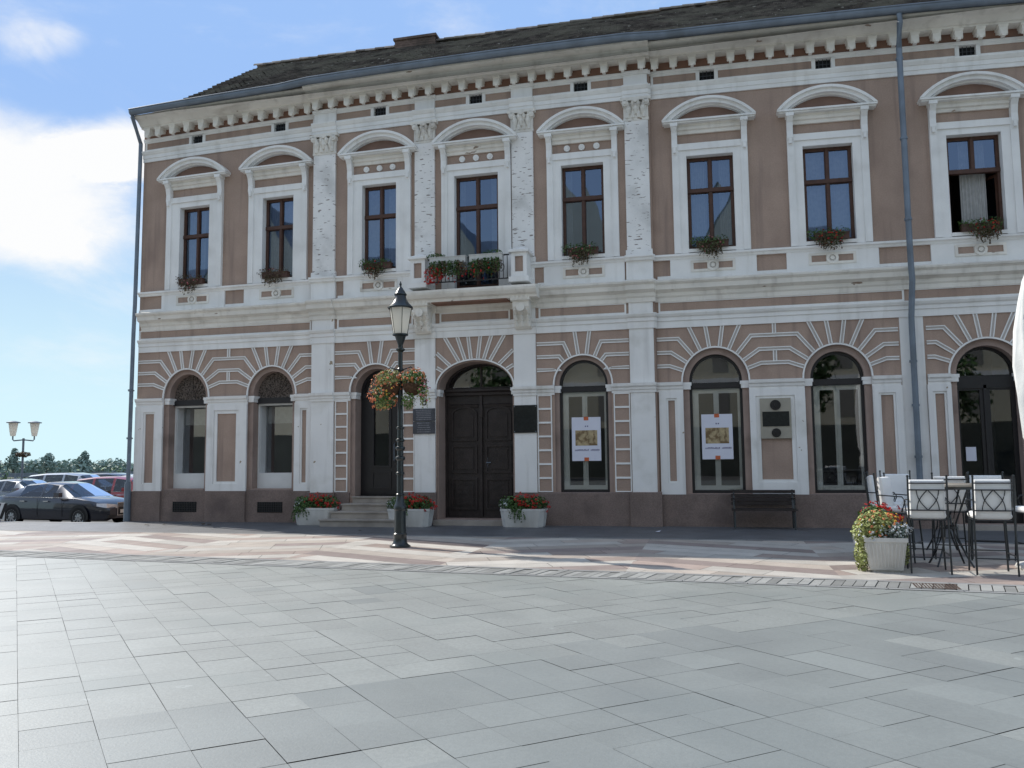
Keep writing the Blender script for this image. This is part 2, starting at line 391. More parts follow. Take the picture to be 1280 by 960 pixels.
BED = [(0, 10.705), (.015, 10.71), (.015, 10.94), (0, 10.94)]
run('soffit_band', BED, M['soffit'], SEG)
CORN = [(0, 10.905), (.285, 10.905), (.285, 10.945), (.33, 10.955), (.38, 11.01), (.45, 11.06), (.55, 11.09), (.62, 11.115), (.62, 11.16), (0, 11.30)]
run('cornice', CORN, M['cornice'], {'L': (.10, 5.26), 'C': (5.24, 14.06), 'R': (14.02, 27)})
cornice = [o for o in house.children if o.name == 'cornice'][0]
# frieze frames: white strips round tan panels between the vents
fr = MB()
def frame_panel(mb, x0, x1, z0, z1, y, t=.05, h=.022):
    if x1-x0 > .2: mb.plate(rect(x0, x1, z0, z1), [rect(x0+t, x1-t, z0+t*.9, z1-t*.7)], y-h, y)
for s, (xa, xb) in SEC.items():
    ups = [u[1] for u in UP if u[0] == s]; y = YS[s]
    edges = [xa+.04]+[e for c in ups for e in (c-.20, c+.20)]+[xb-.04]
    for i in range(0, len(edges), 2): frame_panel(fr, edges[i], edges[i+1], 10.345, 10.618, y, .055)
for s in SEC:
    for u in UP:
        if u[0] == s: fr.plate(rect(u[1]-.25, u[1]+.25, 10.35, 10.617), [rect(u[1]-.17, u[1]+.17, 10.362, 10.612)], YS[s]-.03, YS[s]+.1)
fr.build('frieze', M['white'], house, w=True)
for s, c, w_ in UP:
    v = MB(); v.plate(rect(c-.19, c+.19, 10.35, 10.64), [], YS[s]+.09)
    o = v.build('vent_opening', M['dark'], house, w=True)
    v = MB()
    for k in range(3): v.box(c-.17+.085*(k+1)-.006, c-.17+.085*(k+1)+.006, YS[s]+.03, YS[s]+.04, 10.36, 10.63)
    v.box(c-.17, c+.17, YS[s]+.042, YS[s]+.05, 10.49, 10.503); v.build('bars', M['iron'], o, w=True)
# modillions
mod = MB(); pr = [(0, .12), (.14, .10), (.20, .05), (.25, .01), (.29, 0), (.31, .03), (.312, .10), (.314, .245), (0, .245)]
for sx in (0,):
    n = len(pr)
    for xx in (-.088, .088): mod.v += [(xx, -o, z) for o, z in pr]
    for j in range(n): mod.idx([j, (j+1) % n, n+(j+1) % n, n+j])
    mod.idx(list(range(n))[::-1]); mod.idx(list(range(n, 2*n)))
    mod.box(-.07, .07, -.335, -.28, .02, .08); mod.box(-.04, .04, -.33, -.2, -.02, .02)
    mod.box(-.105, .105, -.326, 0, .185, .243)
modm = None; mods = []
for s, (xa, xb) in SEC.items():
    n = int(round((xb-xa-.3)/.435))
    for k in range(n+1):
        x = xa+.15+(xb-xa-.3)*k/n+(.12 if s == 'L' and k == 0 else 0)
        p = warp(x, YS[s], 10.665)
        if modm is None:
            o = mod.build('modillion', M['cornice'], cornice, loc=p); o.scale = (.92, .86, 1); modm = o
        else:
            o = modm.copy(); col.objects.link(o); o.parent = cornice; o.location = p
# framed frieze below the string course
ff = MB()
def bays(z0, z1, t, mb, lst):
    for x0, x1, y in lst: frame_panel(mb, x0, x1, z0, z1, y, t)
bays(4.92, 5.175, .04, ff, [(.02, 5.2, 0), (5.99, 8.05, -.12), (8.75, 10.55, -.12), (11.26, 13.36, -.12), (14.1, 19.4, 0), (19.56, 27, 0)])
ff.build('lower_frieze', M['white'], house, w=True)
# parapet zone under the windows: pedestals, tan between
for s, c, w_ in UP:
    y = YS[s]
    if abs(c-9.72) < .1: continue
    pd = MB()
    hw = .97
    pd.plate(rect(c-hw, c+hw, 5.70, 6.14), [], y-.05, y)
    ap = pd.build('window_apron', M['white'], house, w=True)
    q = MB(); q.plate(rect(c-.5, c+.5, 5.83, 6.09), [rect(c-.44, c+.44, 5.885, 6.035)], y-.072, y-.05)
    q.build('panel_frame', M['cornice'], ap, w=True)
    for px0, px1 in ((c-.437, c-.13), (c+.13, c+.437)): q = MB(); q.plate(rect(px0, px1, 5.888, 6.032), [], y-.053); q.build('panel', M['tan'], ap, w=True)
    q = MB()
    for r0, r1, h in ((.13, .075, .095), (.045, 0, .1)):
        o_ = [(c+r0*math.cos(k*math.pi/10), 5.96+r0*math.sin(k*math.pi/10)) for k in range(20)]
        i_ = [(c+r1*math.cos(k*math.pi/10), 5.96+r1*math.sin(k*math.pi/10)) for k in range(20)] if r1 else None
        q.plate(o_, [i_] if i_ else [], y-h, y-.05)
    q.build('roundel', M['cornice'], ap, w=True)
# bottom strip of the parapet
q = MB()
for x0, x1, y in ((0.0, 5.2, 0), (6.0, 8.0, -.12), (11.25, 13.35, -.12), (14.1, 27, 0)): q.mold([(0, 5.70), (.03, 5.70), (.03, 5.765), (0, 5.775)], x0, x1, y)
q.build('parapet_base', M['white'], house, w=True)

# pilasters of the projecting centre
for i, (xa, xb) in enumerate(PIL):
    y = -.12; p = MB(); w_ = xb-xa
    p.box(xa, xb, y-.06, y, 6.275, 9.52); p.box(xa-.03, xb+.03, y-.085, y, 6.276, 6.40)
    pil = p.build('pilaster', M['peel'], house, w=True)
    p = MB(); c = (xa+xb)/2
    p.box(xa-.02, xb+.02, y-.075, y, 9.50, 9.56)
    for lv, (zz, hh, nn, oo) in enumerate(((9.56, .20, 4, .09), (9.66, .22, 3, .12), (9.78, .18, 4, .13))):
        for k in range(nn):
            x = xa+.02+(w_-.04)*(k+.5)/nn; lw = w_/nn*.40
            p.tube([(x, y-.07, zz), (x, y-oo*.95, zz+hh*.45), (x, y-oo-.01, zz+hh*.8), (x, y-oo-.05, zz+hh*.92)], [lw*.8, lw*.85, lw*.6, lw*.25], 6)
            p.tube([(x-lw*.5, y-.07, zz+.02), (x-lw*.9, y-oo-.01, zz+hh*.7)], [lw*.3, lw*.15], 5); p.tube([(x+lw*.5, y-.07, zz+.02), (x+lw*.9, y-oo-.01, zz+hh*.7)], [lw*.3, lw*.15], 5)
    for sx in (-1, 1):
        x = c+sx*(w_/2-.03)
        p.disc((x, 9.90), .075, y-.15, y, 14); p.disc((x, 9.90), .035, y-.17, y-.15, 10)
    p.disc((c, 9.95), .05, y-.16, y, 10)
    p.box(xa-.01, xb+.01, y-.08, y-.002, 9.56, 9.93)
    p.box(xa-.08, xb+.08, y-.15, y, 9.96, 10.035)
    p.build('capital', M['cornice'], pil, w=True)
    if i in (0, 3):
        p = MB(); p.box(xa-.03, xb+.03, y-.09, y, 5.70, 6.14); p.build('pedestal', M['white'], pil, w=True)
    p = MB()
    p.mold([(0, 6.139), (.15, 6.14), (.165, 6.19), (.20, 6.21), (.20, 6.255), (.08, 6.2755), (0, 6.2755)], xa-.05, xb+.05, y) if i in (0, 3) else p.box(xa, xb, y-.058, y, 5.72, 6.275)
    p.build('pedestal_cap', M['white'], pil, w=True)
    # architrave and band break forward over the pilaster
    p = MB(); p.mold([(o+.06 if o else 0, z+(.001 if k else 0)) for k, (o, z) in enumerate(ARCHI)], xa-.03, xb+.03, y)
    p.mold([(o+.05 if o else 0, z+.001) for o, z in FTOP], xa-.03, xb+.03, y); p.box(xa-.0, xb+.0, y-.055, y, 10.355, 10.635)
    p.build('entablature_block', M['white'], pil, w=True)
    # lower shaft
    p = MB(); p.box(xa, xb, y-.055, y, .77, 4.565)
    p.box(xa, xb, y-.055, y, 4.92, 5.175)
    p.mold([(o+.05 if o else 0, z+.001) for o, z in BAND], xa-.03, xb+.03, y)
    low = p.build('lower_shaft', M['white_low'], pil, w=True)
    p = MB(); p.mold([(o+.05 if o else 0, z+.001) for o, z in STRING], xa-.05, xb+.05, y); p.build('string_block', M['cornice'], pil, w=True)

# imposts, between the openings and returning into the jambs
IMP = [(0, 3.07), (.025, 3.07), (.025, 3.13), (.05, 3.14), (.055, 3.19), (.09, 3.22), (.10, 3.285), (0, 3.30)]
def edges(s):
    xa, xb = SEC[s]; e = [xa]
    for o in OPEN:
        if o[1] == s: e += [o[2]-o[3], o[2]+o[3]]
    return e+[xb]
for s in SEC:
    e = edges(s); y = YS[s]
    for i in range(0, len(e), 2):
        a, b = e[i], e[i+1]
        runs = [(a, b)] if not (s == 'R' and a < 19.5 < b) else [(a, 19.25), (19.78, b)]
        for ra, rb in runs:
            im = MB(); im.mold(IMP, ra, rb, y)
            if s == 'C':
                for xa, xb in PIL:
                    if ra-.3 < (xa+xb)/2 < rb+.3: im.mold([(o+.055 if o else 0, z+.001) for o, z in IMP], xa-.02, xb+.02, y)
            for nm, s2, c, aa, bb in OPEN:
                if s2 != s: continue
                for sx in (-1, 1):
                    xo = c+sx*aa; xi = c+sx*(aa-RING[nm])
                    if abs(xo-(ra if sx > 0 else rb)) < .01:
                        im.box(min(xo, xi-sx*.03), max(xo, xi-sx*.03), y+.025, y+.30, 3.12, 3.21); im.box(min(xo, xi-sx*.05), max(xo, xi-sx*.05), y+.02, y+.302, 3.21, 3.284)
            im.build('impost', M['white_low'], house, w=True)

# voussoir mouldings
vs = MB()
def rad(c, b, ang, zz):                      # point on the ray from the arch centre at angle from vertical, at height zz
    return (c+math.tan(ang)*(zz-ZS), zz)
def ell(c, a, b, ang, off=0.):
    # ray (sin, cos) from centre meets the ellipse
    sx, cz = math.sin(ang), math.cos(ang); t = 1/math.sqrt((sx/a)**2+(cz/b)**2)
    return (c+sx*(t+off), ZS+cz*(t+off))
ZC = (4.30, 3.985, 3.67)
def vous(nm, s, c, a, b, xl, xr, tops, bends):
    y = YS[s]; vs = MB()
    o_ = door_loop(c, a+.045, b+.045, ZS, 3.30); i_ = door_loop(c, a, b, ZS, 3.30)
    vs.plate(arch(c, a+.036, b+.036, ZS)+list(reversed(arch(c, a, b, ZS))), [], y-.03, y)
    for t in tops:
        vs.strip([ell(c, a, b, R(t), .04), rad(c, b, R(t), 4.565)], y)
    for sx, xe in ((-1, xl), (1, xr)):
        for zc, bd in zip(ZC, bends):
            if zc is None: continue
            g = R(bd)*sx; p0 = ell(c, a, b, g, .04); p1 = rad(c, b, g, zc)
            if (p1[0]-xe)*sx > -.05:
                p1 = (xe-sx*.01, ZS+(xe-c)/math.tan(g)); vs.strip([p0, p1], y)
            else: vs.strip([p0, p1, (xe, zc)], y)
    if nm in ('O1', 'O6', 'O8'): vs.strip([(xr, 4.345), (xr, 4.565)], 0); vs.strip([(xr, 3.715), (xr, 3.94)], 0)
    vs.build('voussoir_moulding', [M['white'], M['groove']], house, w=True)
T4 = (-24, -8.5, 8.5, 24); B4 = (39, 55, 70)
vous('O1', 'L', 1.53, .68, .75, .03, 2.80, T4, B4); vous('O2', 'L', 4.08, .69, .74, 2.80, 5.27, T4, B4)
vous('O6', 'R', 15.34, .73, .76, 14.04, 16.66, T4, B4); vous('O7', 'R', 17.96, .70, .72, 16.66, 19.24, T4, B4)
vous('O8', 'R', 20.96, .735, .72, 19.8, 22.36, T4, B4); vous('O9', 'R', 23.75, .72, .72, 22.36, 27., T4, B4)
vous('O3', 'C', 7.04, .67, .67, 5.94, 8.1, (-8, 8), (24, 39, 58)); vous('O5', 'C', 12.30, .68, .69, 11.2, 13.4, (-8, 8), (24, 39, 58))
ZC = (4.15, 3.86, None)
vous('O4', 'C', 9.64, .975, .68, 8.66, 10.63, (-31, -19, -7, 7, 19, 31), (48, 62, 80))

# piers with sunk panels (wings), block-work (centre)
def pier(x0, x1, y, z0, panels):
    p = MB(); h = [rect(a, b, 0.98, 2.92) for a, b in panels]
    p.plate(rect(x0, x1, z0, 3.07), h, y-.055, y)
    o = p.build('pier', M['white_low'], house)
    for a, b in panels:
        q = MB(); q.plate(rect(a+.002, b-.002, .982, 2.918), [rect(a+.09, b-.09, 1.05, 2.83)] if b-a > .5 else [rect(a+.045, b-.045, 1.02, 2.87)], y-.03, y-.002); q.build('panel_frame', M['white'], o)
pier(.0, .85, 0, .80, [(.26, .62)])
pier(2.21, 3.39, 0, .80, [(2.42, 3.16)])
pier(4.77, 5.26, 0, .80, [(4.93, 5.14)])
pier(14.06, 14.61, 0, .72, [(14.22, 14.46)])
pier(16.07, 17.26, 0, .72, [(16.2, 17.04)])
pier(18.66, 19.26, 0, .72, [(18.78, 19.12)])
pier(19.76, 20.225, 0, .72, [(19.86, 20.13)])
pier(21.7, 23.03, 0, .72, [(21.95, 22.8)]); pier(24.47, 27., 0, .72, [(24.8, 25.8)])
for x0, x1 in ((5.95, 6.30), (7.77, 8.09), (11.20, 11.55), (13.02, 13.40)):
    bl = MB()
    for k in range(7):
        z = .78+k*.327
        bl.plate(rect(x0, x1, z, z+.327), [rect(x0+.026, x1-.026, z+.022, z+.305)], -.142, -.12)
    bl.build('block_moulding', M['white'], house)
# pale channel behind the downpipe
ch = MB(); ch.plate(rect(19.27, 19.75, .72, 4.56), [], -.008); ch.build('downpipe_channel', M['white_low'], house)

# ------------------------------------------------------------------ upper windows
ros = None
for wi, (s, c, w_) in enumerate(UP):
    y = YS[s]; balc = abs(c-9.72) < .1; z0 = 5.76 if balc else UZ0; hw = w_/2; ho = max(.86, hw+.33)
    win = MB()
    win.plate([(c-ho, z0-.085), (c-hw-.0, z0-.085), (c-hw, UZ1), (c+hw, UZ1), (c+hw, z0-.085), (c+ho, z0-.085), (c+ho, 8.86), (c-ho, 8.86)], [], y-.055, y+.17)
    win.plate([(c-ho-.0, z0-.083), (c-ho+.15, z0-.083), (c-ho+.15, 8.71), (c+ho-.15, 8.71), (c+ho-.15, z0-.083), (c+ho, z0-.083), (c+ho, 8.861), (c-ho, 8.861)], [], y-.085, y-.055)
    if not balc: win.box(c-hw, c+hw, y-.09, y+.2, 6.285, 6.36)
    wo = win.build('window', M['white'], house, w=True)
    # lintel panel with brackets and hood
    q = MB(); q.mold([(0, 9.10), (.05, 9.10), (.06, 9.17), (.10, 9.19), (.12, 9.25), (.10, 9.26), (.13, 9.31), (0, 9.32)], c-ho+.14, c+ho-.14, y, caps=True)
    hood = MB(); a = ho+.17
    hood.box(c-a, c+a, y-.23, y, 9.31, 9.345); hood.box(c-a-.03, c+a+.03, y-.27, y, 9.346, 9.385)
    rise = .47; Rr = (a*a+rise*rise)/(2*rise); zc = 9.387+rise-Rr
    def arc(r, n=18):
        th = math.asin(min(1, (a-.0)/Rr)); return [(c+r*math.sin(-th+2*th*k/n), zc+r*math.cos(-th+2*th*k/n)) for k in range(n+1)]
    def band(r0, r1, y0, y1, zmin=9.387):
        n = 20
        def cl(r):
            thm = math.acos(max(-1, min(1, (zmin-zc)/r))); return [(c+r*math.sin(-thm+2*thm*k/n), zc+r*math.cos(-thm+2*thm*k/n)) for k in range(n+1)]
        hood.plate(cl(r1)+list(reversed(cl(r0))), [], y0, y1)
    band(Rr-.115, Rr-.03, y-.22, y); band(Rr-.03, Rr+.03, y-.28, y); band(Rr-.145, Rr-.115, y-.12, y)
    hd = hood.build('pediment', M['white'], wo, w=True)
    ty = MB(); thm = math.acos((9.386-zc)/(Rr-.12)); ty.plate([(c+(Rr-.12)*math.sin(-thm+2*thm*k/16), zc+(Rr-.12)*math.cos(-thm+2*thm*k/16)) for k in range(17)][::-1], [], y-.012); ty.build('tympanum', M['tymp_shade'], wo, w=True)
    q.build('entablature', M['cornice'], wo, w=True)
    for sx in (-1, 1):
        b = MB(); bx = c+sx*(ho-.0675); pp = [(.09, 8.60), (.10, 8.70), (.13, 8.78), (.12, 8.95), (.16, 9.12), (.23, 9.22), (.24, 9.33), (0, 9.33), (0, 8.60)]
        n = len(pp)
        i0 = len(b.v)
        for xx in (bx-.065, bx+.065): b.v += [(xx, y-o, z) for o, z in pp]
        for j in range(n): b.idx([j, (j+1) % n, n+(j+1) % n, n+j])
        b.idx(list(range(n))[::-1]); b.idx(list(range(n, 2*n)))
        b.box(bx-.085, bx+.085, y-.255, y, 9.24, 9.325); b.box(bx-.03, bx+.03, y-.15, y-.09, 8.64, 8.76)
        b.build('bracket', M['white'], wo, w=True)
    if s == 'C':
        for k in (-1, 0, 1):
            b = MB(); b.disc((c+k*.36, 8.985), .075, y-.045, y, 16); b.disc((c+k*.36, 8.985), .035, y-.06, y-.045, 10); b.build('rosette', M['white'], wo, w=True)
    # joinery
    yf = y+.13; zt = UZ1-(UZ1-z0)*(.36 if not balc else .28); t = .055
    def sash(x0, x1, za, zb): return rect(x0, x1, za, zb)
    j = MB()
    holes = []
    for (x0, x1) in ((c-hw+.075, c-.05), (c+.05, c+hw-.075)):
        holes += [rect(x0, x1, z0+.09, zt-.06), rect(x0, x1, zt+.06, UZ1-.08)]
    opened = (wi == 7)
    if opened: holes = [rect(c-hw+.06, c+hw-.06, z0+.06, zt-.05)]+[h for h in holes if h[0][1] > zt]
    j.plate(rect(c-hw+.003, c+hw-.003, z0+.003, UZ1-.003), holes, yf, yf+.07)
    j.box(c-hw+.01, c+hw-.01, yf-.035, yf-.001, zt-.045, zt+.045)
    if not opened: j.box(c-.03, c+.03, yf-.025, yf-.001, z0+.05, zt-.046)
    j.box(c-.03, c+.03, yf-.022, yf-.001, zt+.046, UZ1-.03)
    jo = j.build('frame', M['wood'], wo, w=True)
    g = MB(); rp_ = random.Random(300+wi)
    for h in holes:
        if opened and h[0][1] < zt: continue
        ta, tb = rp_.uniform(-.007, .007), rp_.uniform(-.009, .009)
        xm = (h[0][0]+h[1][0])/2; zm = (h[0][1]+h[2][1])/2
        g.face([(x+(.004 if x < xm else -.004), yf+.035+ta*(x-xm)*2+tb*(z-zm), z) for x, z in h])
    g.build('pane', M['glass'], wo, w=True)
    if opened:
        for sx in (-1, 1):
            lf = MB(); L = hw-.07; ang = R(68)
            lf.plate(rect(0, L, z0+.07, zt-.06), [rect(.06, L-.06, z0+.15, zt-.13)], 0, .045)
            pts = []
            for x, yy, z in lf.v: pts.append((c+sx*(hw-.06)-sx*(x*math.cos(ang)), yf+.08+x*math.sin(ang)+yy*.2, z))
            lf.v = pts; lo = lf.build('open_sash', M['wood'], wo, w=True)
            gl = MB(); gl.face([(c+sx*(hw-.06)-sx*(x*math.cos(ang)), yf+.085+x*math.sin(ang), z) for x, z in ((.06, z0+.15), (L-.06, z0+.15), (L-.06, zt-.13), (.06, zt-.13))]); gl.build('sash_pane', M['glass'], lo, w=True) if False else gl.build('sash_pane', M['glass'], wo, w=True)
    # curtains in some rooms
    if wi in (0, 1, 2, 3, 4, 5, 6, 7):
        cu = MB(); n = 36
        spans = {0: [(-.45, .1)], 1: [(-.45, .45)], 2: [(-.46, -.15), (.12, .46)], 7: [(-.22, .3)], 4: [(-.5, -.3)], 3: [(-.55, -.38), (.3, .55)], 5: [(-.5, -.1), (.2, .5)], 6: [(-.5, .5)]}[wi]
        for xa, xb in spans:
            for k in range(n):
                x0 = c+xa+(xb-xa)*k/n; x1 = c+xa+(xb-xa)*(k+1)/n
                y0 = yf+.2+.02*math.sin(k*1.3); y1 = yf+.2+.02*math.sin((k+1)*1.3)
                cu.face([(x0, y0, z0+.02), (x1, y1, z0+.02), (x1, y1, UZ1), (x0, y0, UZ1)])
        cu.build('curtain', M['curtain'], wo, smooth=True, w=True)

# ------------------------------------------------------------------ ground floor windows and doors
for nm, s, c, a, b in OPEN:
    y = YS[s]; rg = RING[nm]; ai = a-rg; bi = b-rg; z0 = OPZ0[nm]; zt = 3.20
    if nm in ('O1', 'O2'):
        yf = y+.30
        f = MB(); f.plate(rect(c-ai+.003, c+ai-.003, zt-.11, zt+.04), [], yf-.06, yf+.05)
        wo = f.build('shop_window', M['black'], house)
        f = MB(); f.plate([(c-ai, zt+.04), (c+ai, zt+.04)]+arch(c, ai, bi, ZS), [], yf, None); f.build('fanlight_grille', M['grille'], wo)
        f = MB()
        for k in range(5):
            r = .1+k*.1; f.plate(arch(c, r*ai/.6, r, zt+.06)+list(reversed(arch(c, (r-.018)*ai/.6, r-.018, zt+.06))), [], yf-.012, yf-.001) if r < bi-.02 else None
        for k in range(1, 12): 
            g_ = math.pi*k/12; f.strip([(c+.1*math.cos(g_), zt+.08+.1*math.sin(g_)), (c+(ai-.05)*math.cos(g_), zt+.06+(bi+.03)*math.sin(g_))], yf-.001, .008, False)
        f.build('fanlight_bars', M['grille'], wo)
        f = MB(); f.plate(rect(c-ai+.003, c+ai-.003, z0+.003, zt-.11), [rect(c-ai+.05, c+ai-.05, z0+.42, zt-.16)], yf+.02, yf+.06); 
        f.box(c-ai+.03, c-ai+.06, yf+.061, yf+.40, z0+.42, zt-.15); f.box(c-ai+.06, c+ai, yf+.061, yf+.40, z0+.39, z0+.42)
        f.build('frame', M['white_board'], wo)
        f = MB(); f.plate(rect(c-ai+.05, c+ai-.03, z0+.41, zt-.14), [], yf+.32); f.build('pane', M['display_glass'], wo)
        f = MB(); f.plate(rect(c-ai, c+ai, z0-.015, z0+.02), [], yf-.28, yf+.04); f.build('sill', M['ring'], wo)
        f = MB(); f.plate(rect(c-ai+.05, c+ai, zt-.62, zt-.1), [], yf+.42); f.build('roller_blind', M['curtain'], wo)
    elif nm in ('O5', 'O6', 'O7', 'O9'):
        yf = y+.14 if nm == 'O5' else y+.16; t = .06
        f = MB(); f.plate(door_loop(c, ai-.002, bi-.002, ZS, z0+.002), [door_loop(c, ai-t, bi-t, ZS, zt+.07), rect(c-ai+t, c+ai-t, z0+.07, zt-.07)], yf, yf+.08)
        f.box(c-ai+.01, c+ai-.01, yf-.03, yf-.001, zt-.06, zt+.06)
        wo = f.build('shop_window', M['black'], house)
        f = MB(); f.plate(door_loop(c, ai-t, bi-t, ZS, zt+.07), [], yf+.04); f.plate(rect(c-ai+t, c+ai-t, z0+.07, zt-.07), [], yf+.04); f.build('pane', M['shop_glass'], wo)
        f = MB(); q = .09; yi = yf+.09; xl = c-ai+t-.005; xr = c+ai-t+.005
        f.plate(rect(xl, xr, z0+.06, zt-.05), [rect(xl+.14, c-.06, z0+.17, zt-.17), rect(c+.06, xr-.06, z0+.17, zt-.17)], yi, yi+.06)
        f.box(c-.02, c+.02, yi-.02, yi-.001, z0+.1, zt-.1); 
        f.build('inner_casement', M['white_frame'], wo)
        if nm != 'O7':
            f = MB(); f.plate(rect(c-ai+.02, c+ai-.02, zt, ZS+bi), [], yf+.35); f.build('blind', M['black' if nm == 'O6' else 'room'], wo)
        # things on display inside
        f = MB(); f.box(c-ai+.1, c+ai-.1, yi+.25, yi+.7, z0-.1, z0+.10); f.build('display_shelf', M['room'], wo)
    elif nm == 'O3':
        yf = y+.42
        f = MB(); f.plate(door_loop(c, ai-.002, bi-.002, ZS, z0), [door_loop(c, ai-.07, bi-.07, ZS, zt+.09), rect(c-.20, c+.20, z0+.75, zt-.30)], yf, yf+.06)
        f.box(c-ai+.02, c+ai-.02, yf-.04, yf-.001, zt-.04, zt+.07); f.box(c-.015, c+.015, yf-.02, yf-.001, z0+.02, zt-.05) if False else None
        f.plate(rect(c-.27, c+.27, z0+.70, zt-.24), [rect(c-.205, c+.205, z0+.745, zt-.295)], yf-.025, yf-.001); f.plate(rect(c-.27, c+.27, z0+.15, z0+.6), [rect(c-.22, c+.22, z0+.2, z0+.55)], yf-.02, yf-.001)
        do = f.build('side_door', M['black'], house)
        f = MB(); f.plate(rect(c-.205, c+.205, z0+.745, zt-.295), [], yf+.03); f.plate(door_loop(c, ai-.07, bi-.07, ZS, zt+.09), [], yf+.03); f.build('pane', M['shop_glass'], do)
        f = MB(); f.tube([(c+.37, yf-.01, z0+.85), (c+.37, yf-.07, z0+.88), (c+.37, yf-.07, z0+1.28), (c+.37, yf-.01, z0+1.31)], .014); f.build('handle', M['zinc'], do)
    elif nm == 'O4':
        yf = y+.55
        f = MB(); f.plate(door_loop(c, ai-.002, bi-.002, ZS, z0), [door_loop(c, ai-.09, bi-.07, ZS+.03, 3.36), rect(c-ai+.06, c+ai-.06, z0+.03, 3.16)], yf, yf+.1)
        f.mold([(0, 3.15), (.05, 3.16), (.06, 3.22), (.11, 3.26), (.11, 3.31), (0, 3.33)], c-ai+.01, c+ai-.01, yf)
        f.box(c-.02, c+.02, yf+.005, yf+.04, 3.36, 3.91)
        do = f.build('entrance_door', M['wood_dk'], house)
        f = MB(); f.plate(door_loop(c, ai-.09, bi-.07, ZS+.03, 3.36), [], yf+.05); f.build('fanlight_pane', M['shop_glass'], do)
        for sx in (-1, 1):
            f = MB(); x0, x1 = sorted((c+sx*.006, c+sx*(ai-.065))); xm = (x0+x1)/2; hw = (x1-x0)/2-.10
            f.plate(rect(x0, x1, z0+.03, 3.155), [], yf+.03, yf+.08)
            f.plate([(xm-hw, 2.02), (xm+hw, 2.02), (xm+hw, 2.7)]+arch(xm, hw, .18, 2.70, 12)[1:], [[(xm-hw+.05, 2.07), (xm+hw-.05, 2.07), (xm+hw-.05, 2.68)]+arch(xm, hw-.05, .14, 2.70, 12)[1:]], yf+.0, yf+.03)
            f.plate([(xm-hw+.10, 2.12), (xm+hw-.10, 2.12), (xm+hw-.1, 2.6)]+arch(xm, hw-.1, .1, 2.64, 10)[1:], [], yf+.012, yf+.03)
            for za, zb in ((1.22, 1.92), (.32, 1.10)):
                f.plate(rect(xm-hw, xm+hw, za, zb), [rect(xm-hw+.05, xm+hw-.05, za+.05, zb-.05)], yf+.0, yf+.03); f.plate(rect(xm-hw+.1, xm+hw-.1, za+.1, zb-.1), [], yf+.012, yf+.03)
            for k in range(5): f.box(xm-hw+.06, xm+hw-.06, yf+.004, yf+.012, .45+k*.12, .47+k*.12)
            f.mold([(0, 2.86), (.03, 2.86), (.05, 2.92), (0, 2.94)], xm-hw-.03, xm+hw+.03, yf+.03)
            lf = f.build('door_leaf', M['wood_dk'], do)
        f = MB(); f.box(c-.035, c+.035, yf-.03, yf+.03, z0+.03, 3.15); f.box(c-.05, c+.05, yf-.045, yf-.03, 2.6, 2.9); f.build('astragal', M['wood_dk'], do)
        f = MB(); f.tube([(c+.14, yf+.03, 1.48), (c+.14, yf-.03, 1.48), (c+.25, yf-.03, 1.48)], .013); f.plate(rect(c+.115, c+.165, 1.34, 1.6), [], yf+.02, yf+.03); f.build('handle', M['zinc'], do)
        f = MB(); f.box(c-ai-.03, c+ai+.03, -.42, .44, 0, .115); f.build('threshold_step', M['stone'], house)
    elif nm == 'O8':
        yf = y+.30
        f = MB(); f.plate(door_loop(c, ai-.002, bi-.002, ZS, z0), [door_loop(c, ai-.06, bi-.06, ZS, zt+.06), rect(c-ai+.09, c-.10, z0+.25, zt-.26), rect(c+.10, c+ai-.09, z0+.25, zt-.26)], yf, yf+.07)
        f.box(c-.03, c+.03, yf-.03, yf-.001, z0, zt-.15); f.box(c-ai+.02, c+ai-.02, yf-.03, yf-.001, zt-.22, zt+.02)
        do = f.build('cafe_door', M['black'], house)
        f = MB(); f.plate(rect(c-ai+.09, c-.10, z0+.25, zt-.26), [], yf+.035); f.plate(rect(c+.10, c+ai-.09, z0+.25, zt-.26), [], yf+.035); f.plate(door_loop(c, ai-.06, bi-.06, ZS, zt+.06), [], yf+.035); f.build('pane', M['shop_glass'], do)
        f = MB(); f.box(c-a-.1, c+a+.1, -.36, .3, 0, .098); f.build('threshold_step', M['stone'], house)

st = MB()
for k in range(4):
    z = .17*(k+1); yo = .95-.27*k; x0 = 6.03+.16*k
    st.box(x0, 8.02-.10*k, -.12-yo, -.12+.45*(k == 3)-.001*(k < 3), z-.17, z-.035); st.box(x0-.02, 8.04-.10*k, -.12-yo-.03, -.121+.47*(k == 3), z-.035+.001, z)
st.build('entrance_steps', M['stone'], house)

